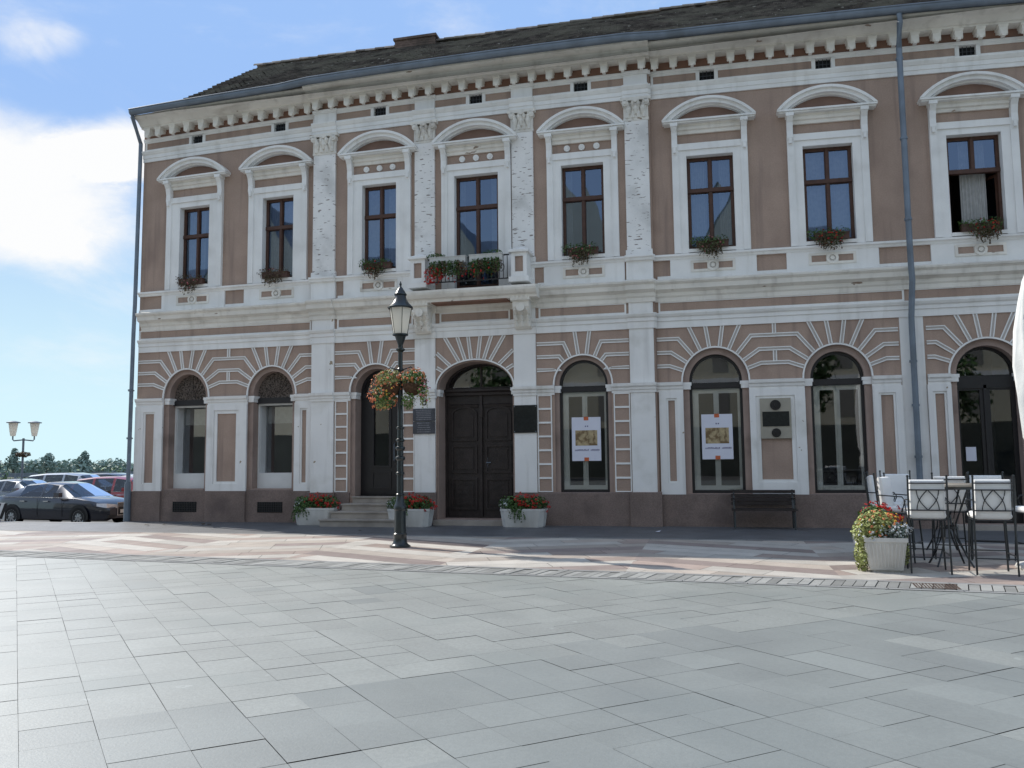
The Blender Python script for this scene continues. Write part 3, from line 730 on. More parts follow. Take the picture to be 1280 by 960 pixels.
# ------------------------------------------------------------------ balcony
bal = MB(); y = -.12
bal.mold([(0, 5.36), (.50, 5.36), (.52, 5.42), (.60, 5.45), (.66, 5.52), (.68, 5.57), (.68, 5.62), (0, 5.74)], 7.95, 11.33, y, seg=1.2)
bo = bal.build('balcony', M['cornice'], house, w=True)
bal = MB(); bal.box(8.7, 10.58, y-.49, y-.02, 5.33, 5.358); bal.build('balcony_soffit', M['soffit'], bo, w=True)
for c in (8.37, 10.91):
    k = MB(); pp = [(0, 4.66), (.08, 4.67), (.14, 4.72), (.17, 4.80), (.16, 4.88), (.20, 4.98), (.30, 5.06), (.36, 5.16), (.37, 5.28), (.42, 5.30), (.42, 5.45), (0, 5.45)]
    n = len(pp)
    for xx in (c-.20, c+.20): k.v += [(xx, y-.055-o, z) for o, z in pp]
    for j in range(n): k.idx([j, (j+1) % n, n+(j+1) % n, n+j])
    k.idx(list(range(n))[::-1]); k.idx(list(range(n, 2*n)))
    k.box(c-.23, c+.23, y-.50, y, 5.30, 5.44)
    for i in range(4): k.box(c-.17+i*.1, c-.13+i*.1, y-.52, y-.49, 5.32, 5.42)
    for i in range(3):
        for q in range(3): k.tube([(c-.15+i*.15, y-.20-.05*q, 4.74+.14*q), (c-.15+i*.15, y-.28-.07*q, 4.83+.13*q)], [.05, .02], 6)
    k.disc((c, 5.14), .1, y-.47, y-.2, 12)
    k.build('console', M['cornice'], bo, w=True)
    p = MB(); p.box(c-.24, c+.24, y-.60, y-.06, 5.72, 5.84); p.plate(rect(c-.19, c+.19, 5.84, 6.42), [rect(c-.10, c+.10, 5.96, 6.33)], y-.55, y-.5); p.box(c-.19, c+.19, y-.50, y-.06, 5.84, 6.42)
    p.box(c-.25, c+.25, y-.61, y-.06, 6.42, 6.47); p.face([(c-.25, y-.61, 6.47), (c+.25, y-.61, 6.47), (c, y-.33, 6.6)]); p.face([(c+.25, y-.61, 6.47), (c+.25, y-.06, 6.47), (c, y-.33, 6.6)]); p.face([(c-.25, y-.06, 6.47), (c-.25, y-.61, 6.47), (c, y-.33, 6.6)])
    po = p.build('balcony_pedestal', M['white'], bo, w=True)
    p = MB(); p.plate(rect(c-.098, c+.098, 5.962, 6.328), [], y-.503); p.build('panel', M['tan'], po, w=True)
rl = MB(); x0, x1 = 8.62, 10.66; yr = y-.48
rl.box(x0, x1, yr-.02, yr+.02, 6.38, 6.41, 3); rl.box(x0, x1, yr-.015, yr+.015, 5.82, 5.845, 3)
for k in range(21):
    x = x0+.05+(x1-x0-.1)*k/20; rl.box(x-.008, x+.008, yr-.008, yr+.008, 5.83, 6.39)
for k in range(10):
    x = x0+.1+(x1-x0-.2)*(k+.5)/10
    rl.tube([(x+.075*math.cos(t*math.pi/6), yr-.012, 6.1+.1*math.sin(t*math.pi/6)) for t in range(13)], .007, 5)
rl.build('railing', M['iron'], bo, w=True)

# ------------------------------------------------------------------ roof
rf = MB()
PRF = [(-.68, 11.19), (-.2, 11.42), (.4, 11.79), (5.5, 15.33)]
def roof_pt(t):                                    # t: distance up the slope
    d = 0
    for (a, b) in zip(PRF, PRF[1:]):
        L = math.hypot(b[0]-a[0], b[1]-a[1])
        if t <= d+L or b is PRF[-1]:
            k = (t-d)/L; return a[0]+(b[0]-a[0])*k, a[1]+(b[1]-a[1])*k
        d += L
LT = sum(math.hypot(b[0]-a[0], b[1]-a[1]) for a, b in zip(PRF, PRF[1:]))
NC = 46
rnd = random.Random(3)
for k in range(NC):
    t0 = LT*k/NC; t1 = LT*(k+1)/NC
    y0, z0 = roof_pt(t0); y1, z1 = roof_pt(t1)
    xl = 1.15-(1.15-.07)*min(1, (k-2)/(NC*.30)) if k > 2 else .22+.25*k
    xl = max(xl, .07+.55*(1-k/NC)); x = xl+(.09 if k % 2 else 0)
    while x < 27:
        x1 = min(27, x+.185); j = rnd.uniform(0, .03); rf.t = min(1, max(0, rnd.gauss(.45, .32)))
        wv = .03*math.sin(x*.9+k*.11)+.02*math.sin(x*2.3)
        a = [(x+.003, y0, z0+.03+j+wv), (x1-.003, y0, z0+.03+j+wv), (x1-.003, y1, z1+.006+wv), (x+.003, y1, z1+.006+wv)]
        rf.face(a); rf.t *= .15
        rf.face([(x+.003, y0+.004, z0-.008+wv), (x1-.003, y0+.004, z0-.008+wv), a[1], a[0]])
        x = x1
rf.t = .2
for a, b in zip(PRF, PRF[1:]): rf.face([(0, a[0], a[1]-.05), (27, a[0], a[1]-.05), (27, b[0], b[1]-.05), (0.1, b[0], b[1]-.05)])
rf.face([(0, 11.4, 11.1), (0.07, 5.5, 15.31), (27, 5.5, 15.31), (27, 11.4, 11.1)])
rf.face([(.15, -.62, 11.17), (.7, .1, 11.5), (.07, 5.5, 15.3), (0.0, 11, 11.1)])
ro = rf.build('roof', M['tile'], house, w=True, tone=True)
rg = MB()
x = .05
while x < 27:
    L = .38; rg.t = rnd.uniform(.1, .9); dz = rnd.uniform(-.012, .012)
    pts = [(math.cos(a)*.13, math.sin(a)*.11) for a in [math.pi*i/8 for i in range(9)]]
    for i in range(8):
        (ya, za), (yb, zb) = pts[i], pts[i+1]
        rg.face([(x, 5.5-ya*1.12, 15.33+za*1.15+dz), (x+L, 5.5-ya, 15.33+za+dz), (x+L, 5.5-yb, 15.33+zb+dz), (x, 5.5-yb*1.12, 15.33+zb*1.15+dz)])
    x += L-.03
rg.build('ridge_tiles', M['tile'], ro, w=True, tone=True)
cm = MB(); cm.box(5.38, 6.78, 5.25, 5.95, 14.4, 15.45); cm.box(5.33, 6.83, 5.2, 6.0, 15.45, 15.53)
for k in range(13): cm.box(5.372, 6.788, 5.244, 5.956, 14.45+k*.075, 14.50+k*.075)
cm.build('chimney', M['brick'], ro)
sl = MB(); sl.box(3.75, 4.5, -.32, .0, 11.44, 11.465); ob = sl.build('snow_flashing', M['white'], ro); ob.rotation_euler = (0, 0, 0)
sl = ob.data
for v in sl.vertices: v.co.z += (v.co.y+.32)*.6
# gutter and downpipes
gt = MB(); n = 12; prof = [(-.73+.085-.085*math.cos(math.pi*k/n*1.0), 11.56-.10*math.sin(math.pi*k/n)) for k in range(n+1)]
prof = [(-.79, 11.27)]+[(-.70-.09*math.cos(math.pi*k/n), 11.24-.105*math.sin(math.pi*k/n)) for k in range(n+1)]+[(-.61, 11.26)]
nx = 30
for k in range(nx+1):
    x = .08+(26.9)*k/nx
    yo = -.11 if 5.2 < x < 14.1 else 0.
    for yy, zz in prof: gt.v.append((x, yy+yo*1.0, zz))
m_ = len(prof)
for k in range(nx):
    for j in range(m_-1): gt.idx([k*m_+j, k*m_+j+1, (k+1)*m_+j+1, (k+1)*m_+j])
gt.idx(list(range(m_))); gt.tube([(x_, -.79-(.11 if 5.2 < x_ < 14.1 else 0), 11.275) for x_ in [.08+26.9*k/nx for k in range(nx+1)]], .02, 6)
gt.build('gutter', M['zinc'], house, smooth='auto', w=True)
def downpipe(x, pts, r, brs):
    p = MB(); p.tube(pts, r, 10)
    for z in brs: p.lathe([(r, 0), (r+.018, 0), (r+.018, .05), (r, .05)], 10, (x, pts[-1][1], z))
    d = p.build('downpipe', M['zinc'], house, smooth='auto')
    b = MB()
    for z in brs: b.box(x-.012, x+.012, pts[-1][1], 0.0, z+.01, z+.04)
    b.build('bracket', M['iron'], d)
downpipe(19.49, [(19.46, -.70, 11.10), (19.46, -.70, 10.9), (19.48, -.42, 10.45), (19.48, -.40, 6.4), (19.48, -.42, 5.6), (19.49, -.42, 5.3), (19.49, -.15, 4.5), (19.49, -.12, .25)], .062, (1.5, 2.6, 3.55))
for z in (6.6, 8.4, 10.2): b = MB(); b.lathe([(.062, 0), (.08, 0), (.08, .05), (.062, .05)], 10, (19.48, -.40, z)); b.build('pipe_collar', M['zinc'], house)
downpipe(-.10, [(.12, -.70, 11.12), (.10, -.66, 10.98), (-.05, -.10, 10.45), (-.07, -.11, 5.9), (-.08, -.12, 5.1), (-.10, -.13, -.1)], .055, (1.0, 2.2, 3.5))
b = MB()
for z in (.0, 1.9): b.lathe([(.06, 0), (.085, 0), (.085, 1.0), (.06, 1.0)], 10, (-.10, -.13, z)) if z == 0 else None
b.build('pipe_shoe', M['zinc'], house)

# ------------------------------------------------------------------ things on the front
def pseudo_lines(mb, x0, x1, z0, z1, rows, y, h, rn, fill=.8):
    for r in range(rows):
        z = z1-(z1-z0)*(r+.5)/rows; L = (x1-x0)*rn.uniform(.6, 1)*fill; x = (x0+x1)/2-L/2; e = (x0+x1)/2+L/2
        while x < e:
            w_ = rn.uniform(.012, .03); mb.plate(rect(x, min(x+w_, e), z-h/2, z+h/2), [], y); x += w_+rn.uniform(.006, .014)
pq = thing('memorial_plaque', 'grey stone tablet of engraved lines below the house number, left of the big wooden door', 'plaque', (8.36, -.18, 2.2))
q = MB(); q.plate(rect(-.285, .285, 0, .30), [], -.03, 0); q.plate(rect(-.285, .285, .31, .62), [], -.03, 0); q.build('tablet', M['plaque_grey'], pq)
q = MB(); rn = random.Random(5); pseudo_lines(q, -.26, .26, .02, .29, 5, -.032, .022, rn); pseudo_lines(q, -.26, .26, .33, .60, 6, -.032, .02, rn); q.build('inscription', M['plaque_text'], pq)
pq = thing('memorial_plaque', 'plain polished black stone tablet on the white pilaster, right of the big wooden door', 'plaque', (10.91, -.18, 2.18))
q = MB(); q.plate(rect(-.29, .29, 0, .66), [], -.025, 0); q.build('tablet', M['plaque_black'], pq)
q = MB()
for x in (-.26, .26):
    for z in (.03, .63): q.disc((x, z), .012, -.03, -.025, 8)
q.build('screws', M['zinc'], pq)
pq = thing('memorial_plaque', 'pale stone slab with a black tablet between two dark round bronze medallions', 'plaque', (16.62, -.03, 1.96))
q = MB(); q.plate(rect(-.33, .33, 0, .90), [], -.04, 0); q.build('slab', M['limestone'], pq)
q = MB(); q.plate(rect(-.285, .285, .27, .60), [], -.052, -.04); q.build('tablet', M['plaque_black'], pq)
for z in (.745, .125):
    q = MB(); q.disc((0, z), .115 if z > .5 else .10, -.06, -.04, 24); q.disc((.0, z), .08, -.068, -.06, 20); q.disc((.015, z+.01), .04, -.08, -.068, 14); q.build('medallion', M['bronze'], pq)
hn = bpy.data.curves.new('house_number', 'FONT'); hn.body = '8'; hn.size = .30; hn.extrude = .006; hn.align_x = 'CENTER'
tmp = bpy.data.objects.new('tmp', hn); col.objects.link(tmp)
dg = bpy.context.evaluated_depsgraph_get(); me = bpy.data.meshes.new_from_object(tmp.evaluated_get(dg)); bpy.data.objects.remove(tmp)
ho = bpy.data.objects.new('house_number', me); col.objects.link(ho); me.materials.append(M['iron']); ho.location = (8.36, -.185, 2.90); ho.rotation_euler = (R(90), 0, 0)
tag(ho, 'small dark house number 8 on the white pilaster above the grey tablet', 'house number')

def poster(loc, label, tape_top):
    p = thing('poster', label, 'poster', loc, group='posters in the arched windows')
    q = MB(); q.plate(rect(-.345, .345, 0, 1.03), [], 0, .002); q.build('sheet', M['paper'], p)
    q = MB(); q.plate(rect(-.26, .26, .36, .72), [], -.002); q.build('picture', M['art'], p)
    q = MB(); rn = random.Random(8); x = -.27
    for w_, g in ((.30, .04), (.21, 0)):
        e = x+w_
        while x < e:
            l = rn.uniform(.018, .03); q.plate(rect(x, x+l, .235, .275 if rn.random() < .7 else .265), [rect(x+.006, x+l-.006, .243, .258)], -.003); x += l+.008
        x += g
    for i in range(2): q.plate(rect(-.03+.05*i, 0+.05*i, .80, .83), [], -.003)
    q.build('caption', M['ink'], p)
    for z in (0.0, .96): 
        q = MB(); q.plate(rect(-.055, .055, z-.005, z+.08), [], -.004, -.003); q.build('tape', M['tape'], p)
poster((12.34, -.02+.03, 1.50), 'white paper poster with sepia picture in the window right of the wooden door', 1)
poster((15.34, .15, 1.51), 'white paper poster with sepia picture in the window just left of the bench', 1)
q = MB(); q.plate(rect(-.1, .1, 0, .3), [], 0, .003); nt_ = q.build('door_notice', M['paper'], None, loc=(20.62, .28, 1.42)); tag(nt_, 'small pale paper notice taped to the glass of the cafe door', 'notice')

# ------------------------------------------------------------------ plants
def leaves(mb, c, rad, n, size, rn, shell=.55, droop=0., mi=0, tone=(.1, .9)):
    mb.cur = mi
    for _ in range(n):
        while True:
            d = Vector((rn.uniform(-1, 1), rn.uniform(-1, 1), rn.uniform(-1, 1)))
            if shell < d.length < 1: break
        p = Vector((c[0]+d.x*rad[0], c[1]+d.y*rad[1], c[2]+d.z*rad[2]))
        nrm = (d+Vector((rn.uniform(-.8, .8), rn.uniform(-.8, .8), rn.uniform(-.5, 1.1)))).normalized()
        u = nrm.orthogonal().normalized(); u.rotate(Matrix.Rotation(rn.uniform(0, 6.28), 3, nrm)); w = nrm.cross(u)
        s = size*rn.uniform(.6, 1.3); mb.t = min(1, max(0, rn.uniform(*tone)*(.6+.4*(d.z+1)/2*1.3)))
        mb.face([p-u*s, p-w*s*.55+nrm*s*.15, p+u*s, p+w*s*.55+nrm*s*.15])
    mb.cur = 0
def blooms(mb, c, rad, n, size, rn, petals=5, mi=0, up=.3):
    mb.cur = mi
    for _ in range(n):
        while True:
            d = Vector((rn.uniform(-1, 1), rn.uniform(-1, 1), rn.uniform(-.6, 1)))
            if .2 < d.length < 1: break
        d.normalize(); f = rn.uniform(.85, 1.12)
        p = Vector((c[0]+d.x*rad[0]*f, c[1]+d.y*rad[1]*f, c[2]+d.z*rad[2]*f)); nrm = (d+Vector((0, -.3, up))+Vector((rn.uniform(-.5, .5),)*3)).normalized()
        u = nrm.orthogonal().normalized(); w = nrm.cross(u)
        for k in range(petals):
            a = 6.283*k/petals+rn.random(); q = p+(u*math.cos(a)+w*math.sin(a))*size*.55+nrm*rn.uniform(-.3, .5)*size
            mb.t = rn.uniform(.1, .9); r = size*.5
            n2 = (nrm+(u*math.cos(a)+w*math.sin(a))*.6).normalized(); u2 = n2.orthogonal().normalized(); w2 = n2.cross(u2)
            mb.face([q-u2*r, q-w2*r, q+u2*r, q+w2*r])
    mb.cur = 0
def strands(mb, pts, n, L, size, rn, mi=0):
    for _ in range(n):
        p = Vector(rn.choice(pts))+Vector((rn.uniform(-.05, .05), rn.uniform(-.05, .05), 0)); l = L*rn.uniform(.4, 1); k = 0; v = Vector((rn.uniform(-.3, .3), rn.uniform(-.5, .1), .2))
        while k < l:
            v = (v+Vector((0, 0, -.35))).normalized() if v.z > -.97 else v
            p = p+v*size*1.1; k += size*1.1
            leaves(mb, p, (size*.5,)*3, 2, size, rn, 0., mi=mi)

# white concrete planters in front of the house
def trough_mesh(L, D, H, ribs=False, n_ch=.1):
    q = MB(); c = n_ch
    def ring(l, d, z): return [(-l+c, -d, z), (l-c, -d, z), (l, -d+c, z), (l, d-c, z), (l-c, d, z), (-l+c, d, z), (-l, d-c, z), (-l, -d+c, z)]
    lv = [ring(L*.88, D*.86, 0), ring(L*.9, D*.88, .03), ring(L*.985, D*.98, H-.06), ring(L*1.0, D*1.0, H-.055), ring(L*1.0, D*1.0, H), ring(L*.92, D*.88, H), ring(L*.9, D*.86, H-.08)]
    i = 0
    for l in lv: q.v += l
    for k in range(len(lv)-1):
        for j in range(8): q.idx([k*8+j, k*8+(j+1) % 8, (k+1)*8+(j+1) % 8, (k+1)*8+j])
    q.idx(range(7, -1, -1))
    return q
def planter(loc, rz, label, seed, L=.53, D=.27, H=.42, kind='red'):
    p = thing('flower_planter', label, 'planter', loc, rz, 'white flower planters')
    rn = random.Random(seed)
    q = trough_mesh(L, D, H); q.build('trough', M['concrete'], p)
    s = MB(); s.face([(-L*.9, -D*.86, H-.05), (L*.9, -D*.86, H-.05), (L*.9, D*.86, H-.05), (-L*.9, D*.86, H-.05)]); s.build('soil', M['soil'], p)
    g = MB(); xo = rn.uniform(-.1, .1)
    for k in range(4): leaves(g, (-.35*L/.5+.23*k*L/.5, -.03, H+.10), (.22, .24, .20), 420, .032, rn, .3, mi=0)
    leaves(g, (-.25+xo, -.18, H-.0), (.24, .14, .16), 420, .03, rn, .2, mi=1 if kind != 'dk' else 0)
    leaves(g, (-L*.8, -.05, H+.08), (.14, .18, .13), 260, .03, rn, .2, mi=2)
    strands(g, [(-.3+xo, -D, H), (-.1+xo, -D, H), (-.2+xo, -D, H)], 14, .34, .026, rn)
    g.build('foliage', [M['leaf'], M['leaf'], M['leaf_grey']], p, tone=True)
    f = MB()
    for cx, cz, n in ((.22, .22, 50), (0, .26, 38), (.42, .12, 30), (-.15, .2, 16)): blooms(f, (cx*L/.5, -.05, H+cz-.10), (.20, .22, .2), n, .035, rn)
    blooms(f, (-.42, -.08, H+.1), (.14, .18, .12), 24, .02, rn, 4, 1)
    f.build('blossom', [M['red'], M['white_petal']], p, tone=True)
    return p
planter((5.68, -.52, 0), 0, 'white trough of red geraniums beside the stone steps, with green trailing down its left', 21)
planter((8.22, -.72, 0), 0, 'white flower trough half behind the lamp post, between steps and wooden door', 22)
planter((10.93, -.52, 0), 0, 'white trough of red geraniums under the plain black tablet, right of the wooden door', 23)

# front planter with lime and silver foliage
p = thing('flower_planter', 'square ribbed white planter overflowing with lime and silver foliage beside the bar stools', 'planter', (17.47, -6.93, 0), R(-4), 'white flower planters')
rn = random.Random(31)
q = MB(); Hh = .47
def sqring(l, z, d=None): d = d or l; return [(-l, -d, z), (l, -d, z), (l, d, z), (-l, d, z)]
lv = [sqring(.20, .035), sqring(.205, .05), sqring(.255, Hh-.06), sqring(.27, Hh-.055), sqring(.27, Hh), sqring(.235, Hh), sqring(.23, Hh-.07)]
for l in lv: q.v += l
for k in range(len(lv)-1):
    for j in range(4): q.idx([k*4+j, k*4+(j+1) % 4, (k+1)*4+(j+1) % 4, (k+1)*4+j])
q.box(-.17, .17, -.17, .17, 0, .034)
for k in range(10):
    t = (k+.5)/10-.5
    q.tube([(t*.40, -.207, .07), (t*.49, -.257, Hh-.08)], .011, 5); q.tube([(-.207, t*.40, .07), (-.257, t*.49, Hh-.08)], .011, 5)
q.build('trough', M['concrete'], p)
s = MB(); s.face([(x, y_, Hh-.06) for x, y_, z in sqring(.232, 0)]); s.build('soil', M['soil'], p)
g = MB()
leaves(g, (-.10, -.05, Hh+.16), (.26, .26, .20), 1100, .026, rn, .3, mi=0)
leaves(g, (-.22, -.08, Hh+.05), (.20, .22, .18), 700, .024, rn, .3, mi=1)
leaves(g, (.14, -.1, Hh+.08), (.18, .2, .13), 800, .022, rn, .3, mi=2)
leaves(g, (-.29, -.06, .22), (.10, .20, .26), 650, .024, rn, .2, mi=1)
leaves(g, (.26, .05, .3), (.06, .15, .24), 200, .024, rn, .2, mi=0)
g.build('foliage', [M['leaf_yellow'], M['leaf_yellow'], M['leaf_grey']], p, tone=True)
f = MB(); blooms(f, (-.08, -.08, Hh+.16), (.24, .24, .18), 60, .022, rn, 5, 0); blooms(f, (.08, -.05, Hh+.2), (.2, .2, .12), 30, .022, rn, 5, 1); blooms(f, (.18, -.12, Hh+.1), (.16, .18, .1), 90, .017, rn, 4, 2); blooms(f, (-.16, -.1, Hh+.08), (.22, .22, .16), 80, .016, rn, 4, 2)
f.build('blossom', [M['orange'], M['yellow'], M['white_petal']], p, tone=True)
# planter behind it
p = planter((17.50, -6.12, 0), R(90), 'white planter of tall red flowers and dark greenery hidden behind the square one', 33, L=.5, D=.25, H=.40, kind='dk')
g = MB(); rn = random.Random(34); leaves(g, (-.35, .1, .45), (.28, .24, .42), 1100, .034, rn, .3); leaves(g, (.1, -.1, .6), (.3, .24, .25), 700, .034, rn, .3); g.build('greenery', [M['leaf']], p, tone=True)
f = MB(); blooms(f, (-.05, -.1, .72), (.34, .26, .17), 60, .036, rn); f.build('tall_blossom', [M['red']], p, tone=True)

# window boxes
WB = [(0, 'L', 'dry trailing flower box on the sill of the leftmost upper window', 'dry'), (1, 'L', 'dry flower box at the second upper window from the corner downpipe', 'dry'),
      (2, 'C', 'flower box with pale green trailing leaves at the upper window left of the balcony', 'green'), (4, 'C', 'full green flower box at the upper window right of the balcony', 'green'),
      (5, 'R', 'flower box with dull leaves and few red blooms above the poster window beside the bench', 'mix'), (6, 'R', 'green flower box with red geraniums just left of the long downpipe', 'red'),
      (7, 'R', 'flower box of red geraniums under the open window', 'red'), (8, 'R', 'flower box of red geraniums at the upper window farthest from the corner', 'red')]
for i, (wi, s, lab, kd) in enumerate(WB):
    c = UP[wi][1]; y = YS[s]; x_, y_, z_ = warp(c, y-.02, 6.365)
    p = thing('window_flower_box', lab, 'flower box', (x_, y_, z_), 0, 'flower boxes on the upper sills'); rn = random.Random(50+i)
    q = MB(); Lb = .36
    q.box(-Lb, Lb, -.16, -.0, 0, .13); q.box(-Lb-.01, Lb+.01, -.17, .01, .131, .15); q.build('box', M['wood'], p)
    g = MB(); mi = 1 if kd == 'dry' else 0
    k = .6 if kd == 'dry' else 1
    off = -.12 if i != 6 else .02
    for cx in (-.28, 0, .25): leaves(g, (cx+off*.5, -.10, .16), (.20, .14, .13), int(120*k), .026, rn, .1, mi=mi)
    leaves(g, (off+.06, -.18, .02), (.36, .12, .19), int(240*k), .026, rn, .0, mi=mi); leaves(g, (off+.06, -.2, -.08), (.30, .10, .20), int(200*k), .022, rn, .0, mi=1)
    strands(g, [(off+.1, -.2, 0), (off-.05, -.2, .05), (off+.22, -.2, .05)], int(12*k)+3, .35, .024, rn, mi=1)
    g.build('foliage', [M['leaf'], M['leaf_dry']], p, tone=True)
    f = MB(); n = {'dry': 14, 'green': 16, 'mix': 16, 'red': 44}[kd]
    blooms(f, (off+.08, -.16, .04), (.28, .13, .2), n, .024, rn, 5, 0 if kd == 'red' else rn.choice([0, 1]))
    f.build('blossom', [M['red'], M['pink']], p, tone=True)
# balcony boxes
for i, (xa, xb, lab) in enumerate(((8.72, 9.62, 'white flower trough with bright red flowers on the left half of the balcony railing'), (9.72, 10.52, 'white flower trough with green plants on the right half of the balcony railing'))):
    c = (xa+xb)/2; p = thing('balcony_flower_box', lab, 'flower box', warp(c, -.12-.50, 6.20), 0, 'flower troughs on the balcony railing'); rn = random.Random(70+i); L = (xb-xa)/2
    q = MB(); q.box(-L, L, -.17, .0, .04, .19); q.box(-L-.01, L+.01, -.18, .01, .191, .21); q.build('box', M['concrete'], p)
    g = MB()
    for k in range(4): leaves(g, (-L+.12+k*(2*L-.24)/3, -.2, -.10), (.17, .10, .20), 230, .03, rn, .1, mi=k % 2)
    leaves(g, (L*.4 if i else -L*.7, -.1, .24), (.25, .1, .09), 160, .028, rn, .1)
    strands(g, [(-L+.1+k*.15, -.18, .1) for k in range(int(2*L/.15))], 20, .5, .026, rn)
    g.build('foliage', [M['leaf'], M['leaf_dry']], p, tone=True)
    f = MB()
    if i == 0: blooms(f, (-L*.75, -.22, -.25), (.24, .12, .22), 75, .034, rn); blooms(f, (.2, -.22, -.22), (.3, .1, .2), 22, .03, rn)
    else: blooms(f, (-.1, -.22, -.2), (.3, .1, .2), 26, .03, rn)
    f.build('blossom', [M['red']], p, tone=True)

# ------------------------------------------------------------------ bench
bn = thing('bench', 'dark wooden slatted bench against the brown plinth below the round medallions', 'bench', (16.27, -.46, 0))
q = MB()
for k in range(4): q.box(-.68, .68, -.24+k*.115, -.14+k*.115, .40, .435)
q.build('seat', M['wood_dk'], bn)
q = MB()
for k in range(4): q.box(-.68, .68, .235+k*.012, .265+k*.012, .50+k*.085, .57+k*.085)
q.build('backrest', M['wood_dk'], bn)
for x in (-.62, .62):
    q = MB(); q.tube([(x, -.22, 0), (x, -.2, .39)], .022); q.tube([(x, .24, 0), (x, .22, .4), (x, .30, .83)], .022); q.tube([(x, -.22, .38), (x, .23, .38)], .02); q.tube([(x, -.2, .39), (x, -.2, .62), (x, .24, .64)], .018); q.build('leg', M['iron'], bn)

# ------------------------------------------------------------------ street lamp with baskets
lp = thing('street_lamp', 'tall dark green cast iron lamp post with a tapered frosted lantern', 'street lamp', (9.67, -5.08, 0))
q = MB(); q.lathe([(0, 0), (.19, 0), (.19, .03), (.15, .05), (.125, .09), (.115, .20), (.125, .22), (.125, .245), (.11, .26), (.102, .45), (.10, .66), (.118, .68), (.122, .72), (.105, .76), (.085, .80), (.066, .9), (.064, .925), (.078, .935), (.078, .955), (.062, .97), (.060, 1.30), (.078, 1.315), (.078, 1.345), (.060, 1.36), (.058, 1.56), (.085, 1.585), (.092, 1.605), (.085, 1.63), (.058, 1.65), (.057, 1.74), (.082, 1.765), (.09, 1.79), (.082, 1.815), (.057, 1.83), (.056, 1.90), (.08, 1.925), (.08, 1.95), (.055, 1.97), (.052, 2.13), (.075, 2.15), (.075, 2.175), (.05, 2.19), (.046, 2.8), (.043, 3.2), (.06, 3.22), (.06, 3.25), (.043, 3.27), (.042, 3.56), (.06, 3.58), (.085, 3.60), (.085, 3.62), (.05, 3.64), (.045, 3.69), (.07, 3.76), (.09, 3.82), (.10, 3.86), (.145, 3.875), (.145, 3.90), (0, 3.90)], 16)
q.build('post', M['lamp_green'], lp, smooth='auto')
q = MB(); q.lathe([(.135, 3.90), (.215, 4.385)], 6); q.build('lantern', M['lamp_glass'], lp)
q = MB()
for k in range(6):
    a = math.pi*k/3; q.tube([(.137*math.cos(a), .137*math.sin(a), 3.90), (.219*math.cos(a), .219*math.sin(a), 4.39)], .006, 5)
q.lathe([(.235, 4.375), (.24, 4.40), (.22, 4.42), (.16, 4.48), (.115, 4.56), (.10, 4.62), (.118, 4.635), (.118, 4.65), (.10, 4.67), (.085, 4.70), (.045, 4.76), (.02, 4.79), (.017, 4.82), (.024, 4.83), (.024, 4.85), (.01, 4.865), (.012, 4.885), (0, 4.9)], 12)
q.face([(.235*math.cos(math.pi*k/6), .235*math.sin(math.pi*k/6), 4.378) for k in range(12)])
q.build('lantern_roof', M['lamp_green'], lp, smooth='auto')
q = MB()
for sx in (-1, 1): q.tube([(sx*.04, 0, 3.23), (sx*.2, 0, 3.28), (sx*.32, 0, 3.22), (sx*.30, 0, 3.1)], .012)
q.build('basket_bracket', M['lamp_green'], lp)
for sx, lab in ((-1, 'hanging basket of orange flowers trailing low on the left of the lamp post'), (1, 'rounder green hanging basket on the right of the lamp post')):
    hb = thing('hanging_basket', lab, 'hanging basket', (9.71+sx*.21, -5.10, 2.74), 0, 'flower baskets on the lamp post'); rn = random.Random(90+sx)
    hb.scale = (.92, .92, .92)
    q = MB(); q.lathe([(0, 0), (.09, .02), (.16, .08), (.2, .18), (.21, .24), (0, .22)], 14); q.build('basket', M['basket'], hb, smooth='auto')
    q = MB()
    for k in range(3): a = 2.1*k; q.tube([(.2*math.cos(a), .2*math.sin(a), .24), (0, 0, .5)], .005, 4)
    q.build('chain', M['iron'], hb)
    g = MB(); f = MB()
    if sx < 0:
        leaves(g, (-.02, 0, .34), (.32, .28, .22), 620, .028, rn, .2, mi=0); leaves(g, (-.14, 0, .05), (.26, .26, .30), 560, .028, rn, .2, mi=1); leaves(g, (-.18, -.02, -.17), (.16, .14, .09), 140, .028, rn, .1, mi=0)
        blooms(f, (-.04, 0, .32), (.34, .3, .24), 60, .03, rn, 5, 0); blooms(f, (-.16, 0, .04), (.30, .28, .28), 95, .03, rn, 5, 0); blooms(f, (-.1, 0, .15), (.3, .28, .26), 24, .024, rn, 5, 2); blooms(f, (-.2, 0, -.2), (.2, .1, .08), 12, .03, rn, 5, 0)
    else:
        leaves(g, (.02, 0, .36), (.26, .26, .18), 620, .028, rn, .2, mi=2); leaves(g, (.2, 0, .18), (.08, .18, .30), 260, .028, rn, .1, mi=2); leaves(g, (-.05, -.1, -.1), (.16, .14, .18), 240, .026, rn, .1, mi=1)
        blooms(f, (.0, 0, .40), (.28, .28, .16), 62, .03, rn, 5, 0); blooms(f, (.24, 0, .1), (.1, .18, .26), 30, .028, rn, 5, 1)
        strands(g, [(.24, -.05, .2), (.2, .05, .2)], 8, .5, .022, rn)
    g.build('foliage', [M['leaf_yellow'], M['leaf_light'], M['leaf_light']], hb, tone=True); f.build('blossom', [M['orange'], M['pink'], M['yellow']], hb, tone=True)

